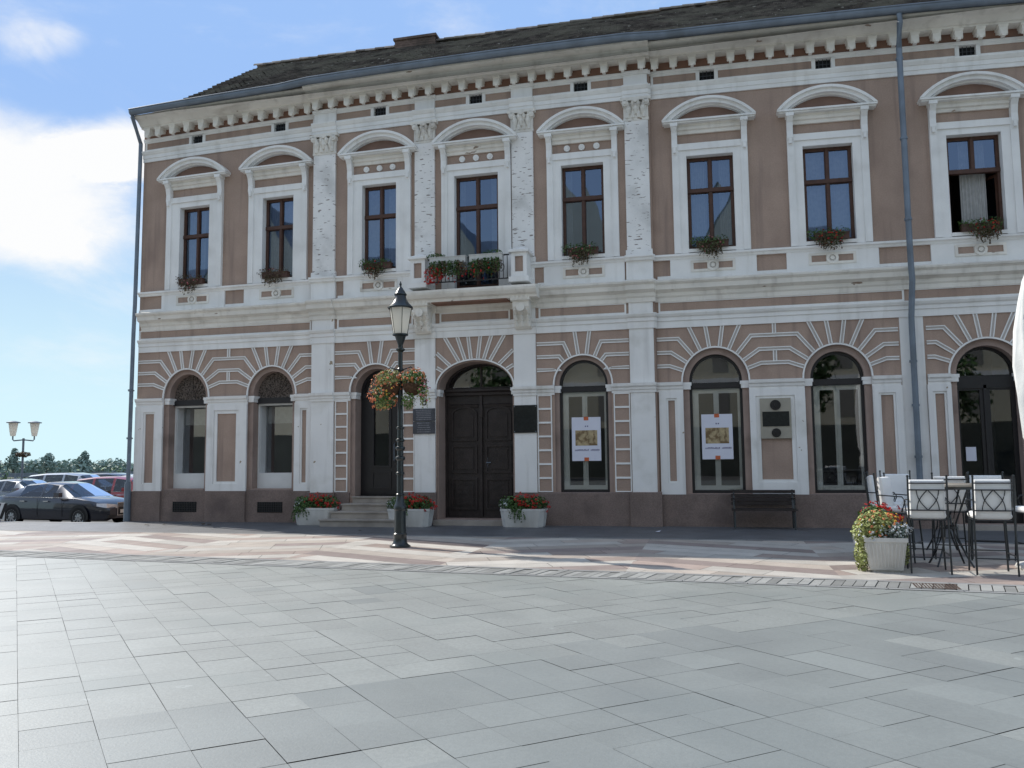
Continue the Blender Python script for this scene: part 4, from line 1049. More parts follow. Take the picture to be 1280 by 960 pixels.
# ------------------------------------------------------------------ cafe furniture
def stool():
    t = thing('bar_stool', '', 'bar stool', group='white cushioned bar stools of the cafe')
    q = MB(); w_ = .235                                   # back toward -y, seat toward +y
    def cushion(x0, x1, y0, y1, z0, z1, r=.03):
        n = 6; pts = []
        qd = MB()
        xs = [x0, x0+r*.3, x0+r, x1-r, x1-r*.3, x1]; zs = [z0, z0+r*.3, z0+r, z1-r, z1-r*.3, z1]
        ins = [r, r*.35, 0, 0, r*.35, r]
        return xs, zs, ins
    def pad(mb, x0, x1, z0, z1, y0, y1, r, tilt=0., flat=False):
        xs, zs, ins = cushion(x0, x1, y0, y1, z0, z1, r); ns = len(xs)
        def P(i, j, side):
            d = max(ins[i], ins[j]); yy = (y0+d if side == 0 else y1-d)
            if flat: return (xs[i], zs[j], yy)
            return (xs[i], yy+(zs[j]-z0)*tilt, zs[j])
        base = len(mb.v)
        for side in (0, 1):
            for i in range(ns):
                for j in range(ns): mb.v.append(P(i, j, side))
        for side in (0, 1):
            for i in range(ns-1):
                for j in range(ns-1):
                    a = base+side*ns*ns+i*ns+j; mb.idx([a, a+ns, a+ns+1, a+1])
        bd = [(i, 0) for i in range(ns)]+[(ns-1, j) for j in range(1, ns)]+[(i, ns-1) for i in range(ns-2, -1, -1)]+[(0, j) for j in range(ns-2, 0, -1)]
        for k in range(len(bd)):
            (i, j), (i2, j2) = bd[k], bd[(k+1) % len(bd)]
            mb.idx([base+i*ns+j, base+i2*ns+j2, base+ns*ns+i2*ns+j2, base+ns*ns+i*ns+j])
    q = MB(); pad(q, -.22, .22, -.19, .25, .72, .81, .035, flat=True); q.build('seat_cushion', M['cushion'], t, smooth='auto')
    q = MB(); pad(q, -.215, .215, .75, 1.245, -.205, -.115, .04, tilt=-.09); q.build('back_cushion', M['cushion'], t, smooth='auto')
    def by(z): return -.222-(z-.75)*.09
    q = MB()
    for x in (-w_, w_): q.tube([(x, by(.70), .70), (x, by(1.28), 1.28)], .013); q.lathe([(0, 0), (.017, .01), (.012, .03), (0, .035)], 6, (x, by(1.28), 1.275))
    for z in (.84, 1.11, 1.2): q.tube([(-w_, by(z), z), (0, by(z)-.01, z), (w_, by(z), z)], .010)
    for sx in (-1, 1):
        q.tube([(sx*(.135-.135*(t_/8.)**1.0+.035*math.sin(math.pi*t_/8.)), by(1.11-.27*t_/8)-.003, 1.11-.27*t_/8) for t_ in range(9)], .007, 5)
        q.tube([(sx*(.135*(t_/8.)+.035*math.sin(math.pi*t_/8.)-.0), by(1.11-.27*t_/8)-.004, 1.11-.27*t_/8) for t_ in range(9)], .007, 5)
    q.build('back_frame', M['iron'], t, smooth='auto')
    for sx in (-1, 1):
        q = MB(); q.tube([(sx*w_, by(.98), .98), (sx*.25, -.05, .97), (sx*.25, .12, .96), (sx*.24, .16, .90), (sx*.225, .10, .74)], .010); q.build('armrest', M['iron'], t, smooth='auto')
        q = MB(); q.tube([(sx*w_, by(.72), .72), (sx*.24, -.24, 0)], .013); q.build('leg', M['iron'], t, smooth='auto')
        q = MB(); q.tube([(sx*.21, .21, .72), (sx*.235, .25, 0)], .013); q.build('leg', M['iron'], t, smooth='auto')
    q = MB(); q.tube([(-.235, .236, .28), (.235, .236, .28)], .009); q.tube([(-.237, -.235, .22), (.237, -.235, .22)], .009)
    for sx in (-1, 1): q.tube([(sx*.236, -.235, .25), (sx*.232, .236, .25)], .009)
    q.build('footrest', M['iron'], t, smooth='auto')
    q = MB(); q.tube([(-.21, -.2, .71), (.21, -.2, .71), (.21, .21, .71), (-.21, .21, .71), (-.21, -.2, .71)], .010); q.build('seat_frame', M['iron'], t, smooth='auto')
    return t
st0 = stool()
STO = [((18.02, -6.93, 0), -6, 'front bar stool nearest the square planter, its lattice back toward the square'), ((18.79, -6.97, 0), -4, 'front bar stool farther from the square planter, next to the umbrella foot'),
       ((17.93, -5.72, 0), -118, 'bar stool in side view behind the front one nearest the square planter'), ((19.28, -5.2, 0), 165, 'sunlit bar stool facing the square from across the table'),
       ((17.92, -4.75, 0), -105, 'shaded bar stool closest to the house wall, left of the others'), ((18.25, -3.95, 0), 170, 'shaded bar stool at the back table, behind the whole group'),
       ((19.80, -5.72, 0), 100, 'bar stool beside the folded umbrella, turned toward the table'), ((18.72, -5.30, 0), -8, 'bar stool with lattice back between the two tables')]
for i, (l, a, lab) in enumerate(STO):
    o = st0 if i == 0 else copy_tree(st0)
    o.location = l; o.rotation_euler = (0, 0, R(a)); o['label'] = lab
def bar_table(loc, lab):
    t = thing('bar_table', lab, 'bar table', loc, group='tall cafe tables')
    q = MB(); q.lathe([(0, 1.12), (.37, 1.12), (.385, 1.13), (.385, 1.15), (.37, 1.16), (0, 1.16)], 28); q.build('table_top', M['table_top'], t, smooth='auto')
    q = MB(); q.lathe([(.36, 1.085), (.375, 1.085), (.375, 1.119), (.36, 1.119)], 28); q.build('rim', M['iron'], t)
    for k in range(4):
        a = math.pi*(k/2+.25); c_, s_ = math.cos(a), math.sin(a)
        q = MB(); q.tube([(c_*r_, s_*r_, z) for r_, z in ((.30, 1.09), (.20, .85), (.10, .6), (.12, .4), (.22, .18), (.33, 0))], .014); q.build('leg', M['iron'], t, smooth='auto')
    q = MB(); q.lathe([(.10, .52), (.115, .53), (.115, .55), (.10, .56)], 16); q.build('collar', M['iron'], t)
    return t
bar_table((18.48, -6.2, 0), 'tall round iron table in the sun between the front bar stools')
bar_table((18.85, -4.45, 0), 'tall round iron table in the shade, closer to the house')
# folded umbrella
um = thing('folded_umbrella', 'tall closed white cafe umbrella standing on a pale base', 'umbrella', (19.66, -6.45, 0))
q = MB(); q.tube([(0, 0, .05), (0, 0, 4.25)], .028, 10); q.build('pole', M['zinc'], um)
q = MB(); n = 32; lvl = [(1.10, .14), (1.16, .19), (1.5, .17), (1.62, .125), (1.8, .19), (2.3, .22), (2.8, .25), (3.3, .23), (3.7, .17), (4.0, .11), (4.2, .04), (4.22, .03)]
for z, r in lvl:
    for k in range(n):
        a = 2*math.pi*k/n; fold = 1+.22*math.sin(8*a+z*.9)+.08*math.sin(3*a+z*2.3)
        q.v.append((r*fold*math.cos(a), r*fold*math.sin(a), z+(.04*math.sin(8*a) if z < 1.2 else 0)))
for i in range(len(lvl)-1):
    for k in range(n): q.idx([i*n+k, i*n+(k+1) % n, (i+1)*n+(k+1) % n, (i+1)*n+k])
q.build('canopy', M['canvas'], um, smooth=True)
q = MB(); q.lathe([(.13, 1.585), (.155, 1.60), (.155, 1.64), (.13, 1.655)], 20); q.build('tie_strap', M['canvas'], um)
q = MB(); q.lathe([(0, 0), (.42, 0), (.43, .03), (.41, .07), (.2, .10), (.05, .12), (.05, .3), (0, .3)], 24); q.build('base', M['concrete'], um, smooth='auto')

# ------------------------------------------------------------------ ground
def tone_mesh(): return MB()
PLZ_EDGE = -.55
asp = mat('asphalt', (.115, .12, .13), .6, .15, 2, .5, 90, .3, fine=.25, dirt=(.08, .08, .085), dirt_amt=.6)
M['slab'] = mat('grey_slab', (.268, .282, .262), .55, .08, 1.2, .12, 60, 1., attr='tone', attr_amt=.085, fine=.12, dirt=(.215, .235, .22), dirt_amt=.7, dirt_scale=(.9, .9, .9), peel=(.31, .33, .31), peel_scale=(5, 5, 5), peel_lo=.70, peel_hi=.74)
M['slab_darker'] = mat('darker_grey_slab', (.222, .238, .225), .55, .08, 1.2, .12, 60, 1., attr='tone', attr_amt=.10, fine=.07, dirt=(.17, .19, .185), dirt_amt=.5, dirt_scale=(.5, .5, .5))
for k_ in (M['slab'], M['slab_darker'], asp):
    b_ = [n for n in k_.node_tree.nodes if n.type == 'BSDF_PRINCIPLED'][0]; b_.inputs['Coat Weight'].default_value = .5; b_.inputs['Coat Roughness'].default_value = .55; b_.inputs['Coat IOR'].default_value = 1.7
M['joint'] = mat('joint_sand', (.11, .108, .104), .95, .2, 8)
M['pv_white'] = mat('pale_granite', (.53, .495, .445), .6, .08, 3, .1, 60, .4, attr='tone', attr_amt=.12, fine=.12)
M['pv_beige'] = mat('beige_granite', (.47, .41, .355), .6, .08, 3, .1, 60, .4, attr='tone', attr_amt=.14, fine=.12)
M['pv_rose'] = mat('rose_granite', (.395, .315, .275), .6, .1, 3, .1, 60, .4, attr='tone', attr_amt=.14, fine=.12)
M['pv_dark'] = mat('dark_red_granite', (.29, .235, .215), .6, .1, 3, .1, 60, .4, attr='tone', attr_amt=.14, fine=.12)
M['sett'] = mat('grey_sett', (.29, .29, .275), .75, .1, 4, .3, 40, .3, attr='tone', attr_amt=.25)
M['kerb'] = mat('kerb_stone', (.27, .27, .265), .7, .1, 3, .2, 40, .3)
def kline(x): return -6.60-(x-2.0)*.082 if x > 2 else -6.60+(2-x)*.03       # outer edge of the pavers
# base sheet of the square
q = MB(); q.face([(-40, -60, -.03), (70, -60, -.03), (70, PLZ_EDGE, -.03), (-40, PLZ_EDGE, -.03)]); q.face([(-.05, PLZ_EDGE, -.03), (70, PLZ_EDGE, -.03), (70, .5, -.03), (-.05, .5, -.03)])
q.face([(-40, PLZ_EDGE, -.03), (-.05, PLZ_EDGE, -.03), (-.05, PLZ_EDGE, -1.2), (-40, PLZ_EDGE, -1.2)])
tag(q.build('square_base', M['joint']), kind='structure')
q = MB(); q.box(-40, -.05, PLZ_EDGE-.30, PLZ_EDGE, -.025, .004); tag(q.build('square_kerb', M['kerb']), kind='structure')
# asphalt pavement by the house
q = MB(); q.face([(-.05, -2.92, 0), (60, -2.92, 0), (60, .4, 0), (-.05, .4, 0)]); q.face([(-40, -2.0, 0), (-.05, -2.92, 0), (-.05, PLZ_EDGE-.3, 0), (-40, PLZ_EDGE-.3, 0)])
tag(q.build('pavement', asp), kind='structure')
q = MB()
x = -40
while x < 60:
    xa, xb = x, min(60, x+.9)
    f_ = lambda x_: -2.93 if x_ > -.05 else -2.0-(x_+40)/40*.93
    q.face([(xa+.006, f_(xa)-.13, .006), (xb-.006, f_(xb)-.13, .006), (xb-.006, f_(xb), .006), (xa+.006, f_(xa), .006)]); x = xb
tag(q.build('pavement_kerb', M['kerb']), kind='structure')
# coloured granite pavers laid in chevrons
def clip_poly(poly, fn):
    out = []
    for i in range(len(poly)):
        a, b = poly[i], poly[(i+1) % len(poly)]; fa, fb = fn(a), fn(b)
        if fa >= 0: out.append(a)
        if (fa >= 0) != (fb >= 0):
            t = fa/(fa-fb); out.append((a[0]+(b[0]-a[0])*t, a[1]+(b[1]-a[1])*t))
    return out
pv = MB(); rn = random.Random(4); per = 5.6
ca = math.cos(R(45)); 
band_cols = [0, 2, 0, 3, 1, 0, 1, 3, 0, 2, 1, 0, 3, 1]
for half in range(-8, 12):
    x0 = half*per/2; x1 = x0+per/2; sgn = 1 if half % 2 == 0 else -1
    u0 = (1, sgn*.42); L = math.hypot(*u0); u = (u0[0]/L, u0[1]/L); v = (-u[1], u[0]); org = (x0 if sgn > 0 else x1, -5.0)
    for bi in range(-12, 13):
        w_ = .46; va = bi*w_; vb = va+w_; t = -6
        while t < 6:
            l = rn.choice([.9, 1.2, 1.6, 2.2]); tb = t+l
            ci = band_cols[(bi+(0 if sgn > 0 else 3)) % len(band_cols)]
            if rn.random() < .22: ci = rn.choice([0, 0, 1, 2, 3])
            g_ = .004
            poly = [(org[0]+u[0]*p_+v[0]*r_, org[1]+u[1]*p_+v[1]*r_) for p_, r_ in ((t+g_, va+g_), (tb-g_, va+g_), (tb-g_, vb-g_), (t+g_, vb-g_))]
            for fn in (lambda p: p[0]-x0, lambda p: x1-p[0], lambda p: (-3.07 if p[0] > -.05 else -2.14-(p[0]+40)/40*.93)-p[1], lambda p: p[1]-kline(p[0])):
                poly = clip_poly(poly, fn)
                if len(poly) < 3: break
            if len(poly) >= 3:
                pv.cur = ci; pv.t = rn.random(); pv.face([(p[0], p[1], .003) for p in poly])
            t = tb
pv.cur = 0
tag(pv.build('paver_strip', [M['pv_white'], M['pv_beige'], M['pv_rose'], M['pv_dark']], tone=True), kind='structure')
# gutter of setts
sg = MB(); x = -30
while x < 45:
    w_ = .125; sg.t = rn.random(); g_ = .010; yk = kline(x); sl_ = .09
    a = .13
    sg.box(x+.08, x+w_-g_+.08, yk-.12+.01, yk-.01, -.02, .006+rn.uniform(-.003, .003)) if False else None
    pts = [(x+g_-.06, yk-.60), (x+w_-.06, yk-.60), (x+w_+.06, yk-.14), (x+g_+.06, yk-.14)]
    h = rn.uniform(-.006, .006)
    sg.face([(p[0], p[1], .004+h-.02*(1 if 0 else 0)) for p in pts]); sg.face([(pts[0][0], pts[0][1], -.03), (pts[1][0], pts[1][1], -.03), (pts[1][0], pts[1][1], .004+h), (pts[0][0], pts[0][1], .004+h)]); sg.face([(pts[1][0], pts[1][1], -.03), (pts[2][0], pts[2][1], -.03), (pts[2][0], pts[2][1], .004+h), (pts[1][0], pts[1][1], .004+h)]); sg.face([(pts[3][0], pts[3][1], -.03), (pts[0][0], pts[0][1], -.03), (pts[0][0], pts[0][1], .004+h), (pts[3][0], pts[3][1], .004+h)])
    x += w_
tag(sg.build('gutter_setts', M['sett'], tone=True), kind='structure')
kb = MB(); x = -30
while x < 45:
    xa, xb = x+.004, x+.796
    for o0, o1 in ((0, -.12), (-.62, -.72)): kb.face([(xa, kline(xa)+o1, .006), (xb, kline(xb)+o1, .006), (xb, kline(xb)+o0-.006, .006), (xa, kline(xa)+o0-.006, .006)])
    x += .8
tag(kb.build('gutter_kerb', M['kerb']), kind='structure')
gr = thing('drain_grate', 'rusty slotted drain grate set in the cobbled gutter near the square planter', 'drain grate', (17.78, kline(17.78)-.37, 0), math.atan(-.082))
gr.scale = (.80, 1, 1)
q = MB(); q.box(-.30, .30, -.20, -.17, 0, .012); q.box(-.30, .30, .17, .20, 0, .012); q.box(-.30, -.27, -.17, .17, 0, .012); q.box(.27, .30, -.17, .17, 0, .012); q.build('frame', M['rust'], gr)
q = MB()
for k in range(12): q.box(-.255+k*.044, -.231+k*.044, -.17, .17, .006, .011)
q.build('bars', M['rust'], gr); q = MB(); q.face([(-.27, -.17, .0055), (.27, -.17, .0055), (.27, .17, .0055), (-.27, .17, .0055)]); q.build('pit', M['dark'], gr)
# large grey slabs, laid diagonally
sb = MB(); rn = random.Random(9); th = R(-45)
ua = (math.cos(th), math.sin(th)); vb_ = (math.cos(R(40.5)), math.sin(R(40.5)))
def inv(pu, pw): return (14+ua[0]*pu+vb_[0]*pw, -13+ua[1]*pu+vb_[1]*pw)
rows = []; w_ = -40.
while w_ < 40: 
    h = rn.choice([.38, .40, .40, .42]); rows.append((w_, w_+h)); w_ += h
cuts = []; t = -40.
while t < 40: 
    l = rn.choice([.20, .28, .30, .36, .40, .45]); cuts.append(t); t += l
for (ra, rb) in rows:
    i = 0; 
    while i < len(cuts)-1:
        j = i+1
        if rn.random() < .26 and i < len(cuts)-2: j = i+2
        ta, tb = cuts[i], cuts[j]; i = j
        mx = inv((ta+tb)/2, (ra+rb)/2)
        if not (-22 < mx[0] < 46 and -34 < mx[1] < -5.5): continue
        gu = rn.choice([.001, .002, .003, .005]); gv = rn.choice([.0008, .001, .0015, .002])
        poly = [inv(ta+gu, ra+gv), inv(tb-gu, ra+gv), inv(tb-gu, rb-gv), inv(ta+gu, rb-gv)]
        poly = clip_poly(poly, lambda p: kline(p[0])-.725-p[1])
        if len(poly) < 3: continue
        # beyond a diagonal line most slabs take the darker grey
        sd = (mx[0]-14.09)*math.sin(R(42))-(mx[1]+12.4)*math.cos(R(42))
        sb.cur = 1 if (sd > 0 and rn.random() < .9) or rn.random() < .04 else 0
        sb.t = min(1, max(0, rn.gauss(.5, .23))); z = rn.uniform(-.0015, .0015)
        sb.face([(p[0], p[1], z) for p in poly])
sb.cur = 0
tag(sb.build('square_paving', [M['slab'], M['slab_darker']], tone=True), kind='structure')
q = MB(); q.face([(-400, -400, -.5), (400, -400, -.5), (400, -50, -.5), (-400, -50, -.5)]); 
# car park, bank, river, far shore
PK = -.50
cp = mat('car_park_asphalt', (.10, .10, .098), .9, .12, 1, .4, 60, .3, fine=.15)
q = MB(); q.face([(-75, -60, PK), (40, -60, PK), (40, 60, PK), (-75, 60, PK)]); tag(q.build('car_park', cp), kind='structure')
grass = mat('bank_grass', (.075, .105, .035), .95, .25, .5, .3, 10, .1)
q = MB(); n = 40
lv = [(0, PK-.01), (12, -1.6), (30, -5.5), (44, -7)]
base = Vector((-44.0, 20.0, 0)); dv = Vector((-.70, .714, 0)); sv = Vector((.714, .70, 0))
for k in range(len(lv)-1):
    for i in range(-20, 20):
        pts = []
        for (dd, zz), ii in ((lv[k], i), (lv[k], i+1), (lv[k+1], i+1), (lv[k+1], i)):
            p = base+dv*dd+sv*ii*12; pts.append((p.x, p.y, zz))
        q.face(pts)
tag(q.build('river_bank', grass), kind='structure')
q = MB(); S = 3000; q.face([(-S, -S, -8.), (S, -S, -8.), (S, S, -8.), (-S, S, -8.)]); tag(q.build('terrain', mat('terrain', (.10, .12, .07), .95, .2, .02)), kind='structure')
water = mat('river_water', (.05, .07, .07), .12, .1, .1, .15, 1.5, .5)
q = MB()
pts = [base+dv*a+sv*b for a, b in ((40, -800), (40, 800), (235, 800), (235, -800))]; q.face([(p.x, p.y, -7.2) for p in pts]); tag(q.build('river', water), kind='structure')
q = MB()
for i in range(-30, 30):
    for (a0, z0), (a1, z1) in (((232, -7.4), (242, -4.5)), ((242, -4.5), (246, -3.6)), ((246, -3.6), (400, -3.2))):
        p = [base+dv*a0+sv*i*25, base+dv*a0+sv*(i+1)*25, base+dv*a1+sv*(i+1)*25, base+dv*a1+sv*i*25]
        q.face([(p[0].x, p[0].y, z0), (p[1].x, p[1].y, z0), (p[2].x, p[2].y, z1), (p[3].x, p[3].y, z1)])
tag(q.build('far_bank', mat('far_bank', (.12, .14, .11), .95, .2, .05)), kind='structure')
# hazy wood on the far shore, with the trees that stand out of it
cam0 = Vector((15.231, -19.159, 1.6))
def cap(mb, c, r, h, n, size, rn): leaves(mb, c, (r, r, h), n, size, rn, .35)
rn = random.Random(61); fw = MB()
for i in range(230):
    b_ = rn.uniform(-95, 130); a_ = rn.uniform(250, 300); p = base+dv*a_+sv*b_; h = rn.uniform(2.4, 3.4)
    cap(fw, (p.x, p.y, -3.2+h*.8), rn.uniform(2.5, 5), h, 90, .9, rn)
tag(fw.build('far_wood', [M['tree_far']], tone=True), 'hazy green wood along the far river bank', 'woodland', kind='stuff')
rn = random.Random(62); nb = MB()
for i in range(110):
    b_ = rn.uniform(-30, 60); a_ = rn.uniform(16, 40); p = base+dv*a_+sv*b_; z = -2.0-(a_-16)*.17; h = rn.uniform(1.5, 2.8)
    cap(nb, (p.x, p.y, z+h*.7), rn.uniform(1.4, 2.6), h, 200, .22, rn)
tag(nb.build('bank_bushes', [M['tree_near']], tone=True), 'green bushes growing down the near river bank behind the car park', 'bushes', kind='stuff')
FT = [(-26, 6.2, 2.6, 'round broad tree at the left end of the far shore, near the double lantern'), (-10, 5.6, 1.6, 'slim pointed tree on the far shore right of the low block'), (-2, 6.4, 2.2, 'full dark tree at the middle of the far shore'), (7, 7.2, 1.7, 'narrow poplar-like tree, tallest on the far shore'), (13, 6.0, 2.4, 'broad pale tree on the far shore close to the house corner'), (20, 6.6, 2.0, 'upright tree on the far shore just beside the corner downpipe')]
for i, (b_, h, r, lab) in enumerate(FT):
    p = base+dv*252+sv*b_*1.6; t = thing('far_tree', lab, 'tree', (p.x, p.y, -3.3), group='trees on the far shore'); rn = random.Random(80+i)
    q = MB(); q.tube([(0, 0, 0), (.1, 0, h*.6), (0, .1, h*1.3)], [.35, .25, .08]); q.build('trunk', M['bark'], t)
    q = MB()
    for k in range(4): leaves(q, (rn.uniform(-.5, .5)*r, rn.uniform(-.5, .5)*r, h*(.55+.18*k)), (r*(1.25-.2*k), r*(1.25-.2*k), h*.26), 130, .55, rn, .3)
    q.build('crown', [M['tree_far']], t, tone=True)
hz_b = mat('hazy_block', (.20, .22, .25), .9, .05, .3); hz_w = mat('hazy_white', (.5, .52, .54), .9, .03, .3); hz_d = mat('hazy_window', (.11, .12, .15), .6, .03, .3)  # distance haze is tinted into these far building colours
for b_, w2, h, mt, lab in ((-17, 4.2, 6.5, hz_b, 'low grey block with a white side among the far shore trees'), (-47, 6, 6.4, hz_b, 'grey building at the far left of the opposite shore')):
    p = base+dv*249+sv*b_; t = thing('far_building', lab, 'building', (p.x, p.y, -3.4), math.atan2(sv.y, sv.x), 'buildings on the far shore')
    q = MB(); q.box(-w2, w2, -3, 3, 0, h); q.build('wall', mt, t)
    q = MB(); q.box(w2+.01, w2+2.2, -3.2, 3, 0, h+.6); q.build('stair_tower', hz_w, t)
    for r_ in range(2):
        for k in range(5): q = MB(); q.plate(rect(-w2+.5+k*(2*w2-1)/5, -w2+.5+k*(2*w2-1)/5+1., 1.4+r_*2.4, 2.8+r_*2.4), [], -3.02, -3.0); q.build('window', hz_d, t)
qw = thing('quay_wall', 'long low dark quay wall at the foot of the far shore', 'wall', (0, 0, 0))
q = MB()
for k in range(-8, 30):
    pa = base+dv*240+sv*k*6.; pb = base+dv*240+sv*(k+1)*6.
    for z0, z1, o in ((-3.0, -2.0, 0), (-2.0, -1.75, -.4)): q.face([(pa.x-dv.x*-o, pa.y-dv.y*-o, z0), (pb.x-dv.x*-o, pb.y-dv.y*-o, z0), (pb.x-dv.x*-o, pb.y-dv.y*-o, z1), (pa.x-dv.x*-o, pa.y-dv.y*-o, z1)])
    q.tube([(pa.x, pa.y, -7.2), (pa.x, pa.y, -2.0)], .4, 6)
q.build('parapet', hz_b, qw)

# ------------------------------------------------------------------ cars
M['tyre'] = mat('tyre', (.012, .012, .012), .85, .1, 10); M['rim'] = mat('alloy_rim', (.42, .43, .45), .3, .05, 5, 0, 1, .5, metal=.7)
M['chrome'] = mat('chrome', (.6, .61, .62), .15, .03, 3, metal=.9); M['head'] = mat('headlight_lens', (.55, .57, .6), .12, .1, 20, 0, 1, .6, metal=.4); M['plate'] = mat('number_plate', (.7, .7, .68), .5, .03, 3)
M['car_glass'] = glass_mat('car_glass', (.30, .33, .36), 1.1, .03, .01); M['trim'] = mat('black_plastic', (.015, .015, .016), .6, .1, 10)
def paint(name, c, metal=.2):
    m = mat(name, c, .3, .03, 2, 0, 1, .5, metal=metal); b = [n for n in m.node_tree.nodes if n.type == 'BSDF_PRINCIPLED'][0]; b.inputs['Coat Weight'].default_value = 1; b.inputs['Coat Roughness'].default_value = .03; return m
def car(label, pm, loc, rz, L, W, prof, whl, tail='sedan', cat='car'):
    """prof: list of (x, z_body, half_width, z_roof or None, roof_half_width); whl: (x_front, x_rear, radius)"""
    t = thing('parked_car', label, cat, loc, rz, 'cars in the car park beyond the corner')
    body = MB(); gl = MB()
    rings = []
    for (x, zb, hw, zr, rw) in prof:
        zlow = .22 if abs(x) < L/2-.15 else .30
        r = [(hw*.80, zlow), (hw*.97, zlow+.05), (hw*1.0, .50), (hw*.985, (.5+zb)/2+.06), (hw*.94, zb)]
        if zr is None: r += [(hw*.86, zb+.012), (hw*.55, zb+.045), (0, zb+.06)]
        else: r += [(rw, zr-.06), (rw*.75, zr-.006), (0, zr)]
        rings.append([(x, y_, z) for y_, z in r])
    m = len(rings[0])
    for sgn in (1, -1):
        for i in range(len(rings)-1):
            a, b = rings[i], rings[i+1]
            za, zb = prof[i][3], prof[i+1][3]
            for j in range(m-1):
                quad = [(p[0], p[1]*sgn, p[2]) for p in (a[j], b[j], b[j+1], a[j+1])]
                trans = (za is None) != (zb is None)
                glass = (j == 4 and za is not None and zb is not None and (abs(prof[i+1][0]-prof[i][0]) > .16)) or (trans and j >= 5)
                if glass and trans: 
                    gl.cur = 0
                (gl if glass else body).face(quad)
        for rr, rev in ((rings[0], False), (rings[-1], True)):
            body.face([(p[0], p[1]*sgn, p[2]) for p in rr]+[(rr[0][0], 0, rr[0][2])])
    me = body.build('body', pm, t)
    import bmesh
    bm = bmesh.new(); bm.from_mesh(me.data); bmesh.ops.remove_doubles(bm, verts=bm.verts, dist=.0005); bmesh.ops.recalc_face_normals(bm, faces=bm.faces); bm.to_mesh(me.data); bm.free()
    me.data.polygons.foreach_set('use_smooth', [True]*len(me.data.polygons)); me.data.set_sharp_from_angle(angle=R(42))
    go = gl.build('window_glass', M['car_glass'], t)
    q = MB(); q.box(prof[2][0]+.6, prof[-3][0]-.8, -W*.36, W*.36, .45, .62)
    for x in (-.1, -.95): q.box(x-.12, x+.05, -W*.34, -W*.08, .6, 1.12); q.box(x-.12, x+.05, W*.08, W*.34, .6, 1.12)
    q.build('seats', M['trim'], t)
    xf, xr, r = whl
    for x in (xf, xr):
        for sgn in (1, -1):
            ym = sgn*(W/2-.10)
            wv = MB(); n = 24
            def circ(rr, yy): return [(x+rr*math.cos(2*math.pi*k/n), yy, r+rr*math.sin(2*math.pi*k/n)) for k in range(n)]
            prof_ = [(r*.66, ym+sgn*.105), (r*.93, ym+sgn*.11), (r, ym+sgn*.08), (r, ym-sgn*.1)]
            cs = [circ(a, b) for a, b in prof_]; wv.v = [p for c_ in cs for p in c_]
            for i in range(3):
                for k in range(n): wv.idx([i*n+k, i*n+(k+1) % n, (i+1)*n+(k+1) % n, (i+1)*n+k])
            wo = wv.build('wheel', M['tyre'], t, smooth='auto')
            ri = MB(); yy = ym+sgn*.10
            for k in range(7):
                a = 2*math.pi*k/7
                ri.face([(x+math.cos(a+d)*rr*r, yy+sgn*(.01 if rr < .3 else 0), r+math.sin(a+d)*rr*r) for rr, d in ((.1, -.9), (.64, -.20), (.64, .20), (.1, .9))])
            o1 = circ(r*.68, yy+sgn*.006); o2 = circ(r*.58, yy-sgn*.002)
            for k in range(n): ri.face([o1[k], o1[(k+1) % n], o2[(k+1) % n], o2[k]])
            ri.build('rim', M['rim'], wo)
            dk = MB(); dk.face(circ(r*.62, yy-sgn*.03)); dk.build('brake', M['trim'], wo)
            ar = MB(); a_o = [(x+(r+.055)*math.cos(math.pi*(k/16.)*1.16-.25), sgn*(W/2+.004), r+.02+(r+.055)*math.sin(math.pi*(k/16.)*1.16-.25)) for k in range(17)]; ar.face(a_o); ar.build('wheel_arch', M['trim'], t)
    xN = prof[-1][0]
    q = MB(); zh = prof[-2][1]
    for sgn in (1, -1):
        q = MB(); q.face([(xN+.012, sgn*W*.20, .62), (xN-.05, sgn*W*.40, .64), (xN-.28, sgn*(W/2-.005), .70), (xN-.30, sgn*(W/2-.02), .79), (xN-.10, sgn*W*.38, .775), (xN+.002, sgn*W*.21, .73)]); q.build('headlight', M['head'], t)
        q = MB(); bx = prof[-4][0]; q.box(.50, .72, sgn*(W/2+.06)-.07, sgn*(W/2+.06)+.07, .98, 1.12); q.build('door_mirror', pm, t)
        for x in (.05, -.95): q = MB(); q.box(x-.1, x+.1, sgn*(W/2+.012)-.015, sgn*(W/2+.012)+.015, .83, .86); q.build('door_handle', M['chrome'], t)
        q = MB(); q.box(-1.9, xN-.95, sgn*(W/2*.945)-.008, sgn*(W/2*.945)+.008, prof[len(prof)//2][1]+.003, prof[len(prof)//2][1]+.018); q.build('waist_trim', M['chrome'], t)
        for x in (.72, -.32): q = MB(); q.box(x-.004, x+.004, sgn*(W/2+.002)-.004, sgn*(W/2+.002)+.004, .35, .92); q.build('door_gap', M['trim'], t)
    q = MB(); q.box(xN-.02, xN+.012, -W*.19, W*.19, .40, .78); gri = q.build('grille', M['trim'], t)
    q = MB()
    for z0_, z1_ in ((.385, .40), (.78, .80)): q.box(xN+.0, xN+.02, -W*.20, W*.20, z0_, z1_)
    for y_ in (-W*.2, W*.2-.02): q.box(xN+.0, xN+.02, y_, y_+.02, .40, .78)
    for k in range(4): q.box(xN+.012, xN+.017, -W*.18, W*.18, .66+k*.03, .667+k*.03)
    q.build('chrome_frame', M['chrome'], gri)
    q = MB(); q.box(xN+.02, xN+.03, -.26, .26, .46, .57); q.build('number_plate', M['plate'], t)
    q = MB(); q.box(xN-.06, xN+.02, -W*.40, -W*.24, .33, .42); q.box(xN-.06, xN+.02, W*.24, W*.40, .33, .42); q.build('air_intake', M['trim'], t)
    return t
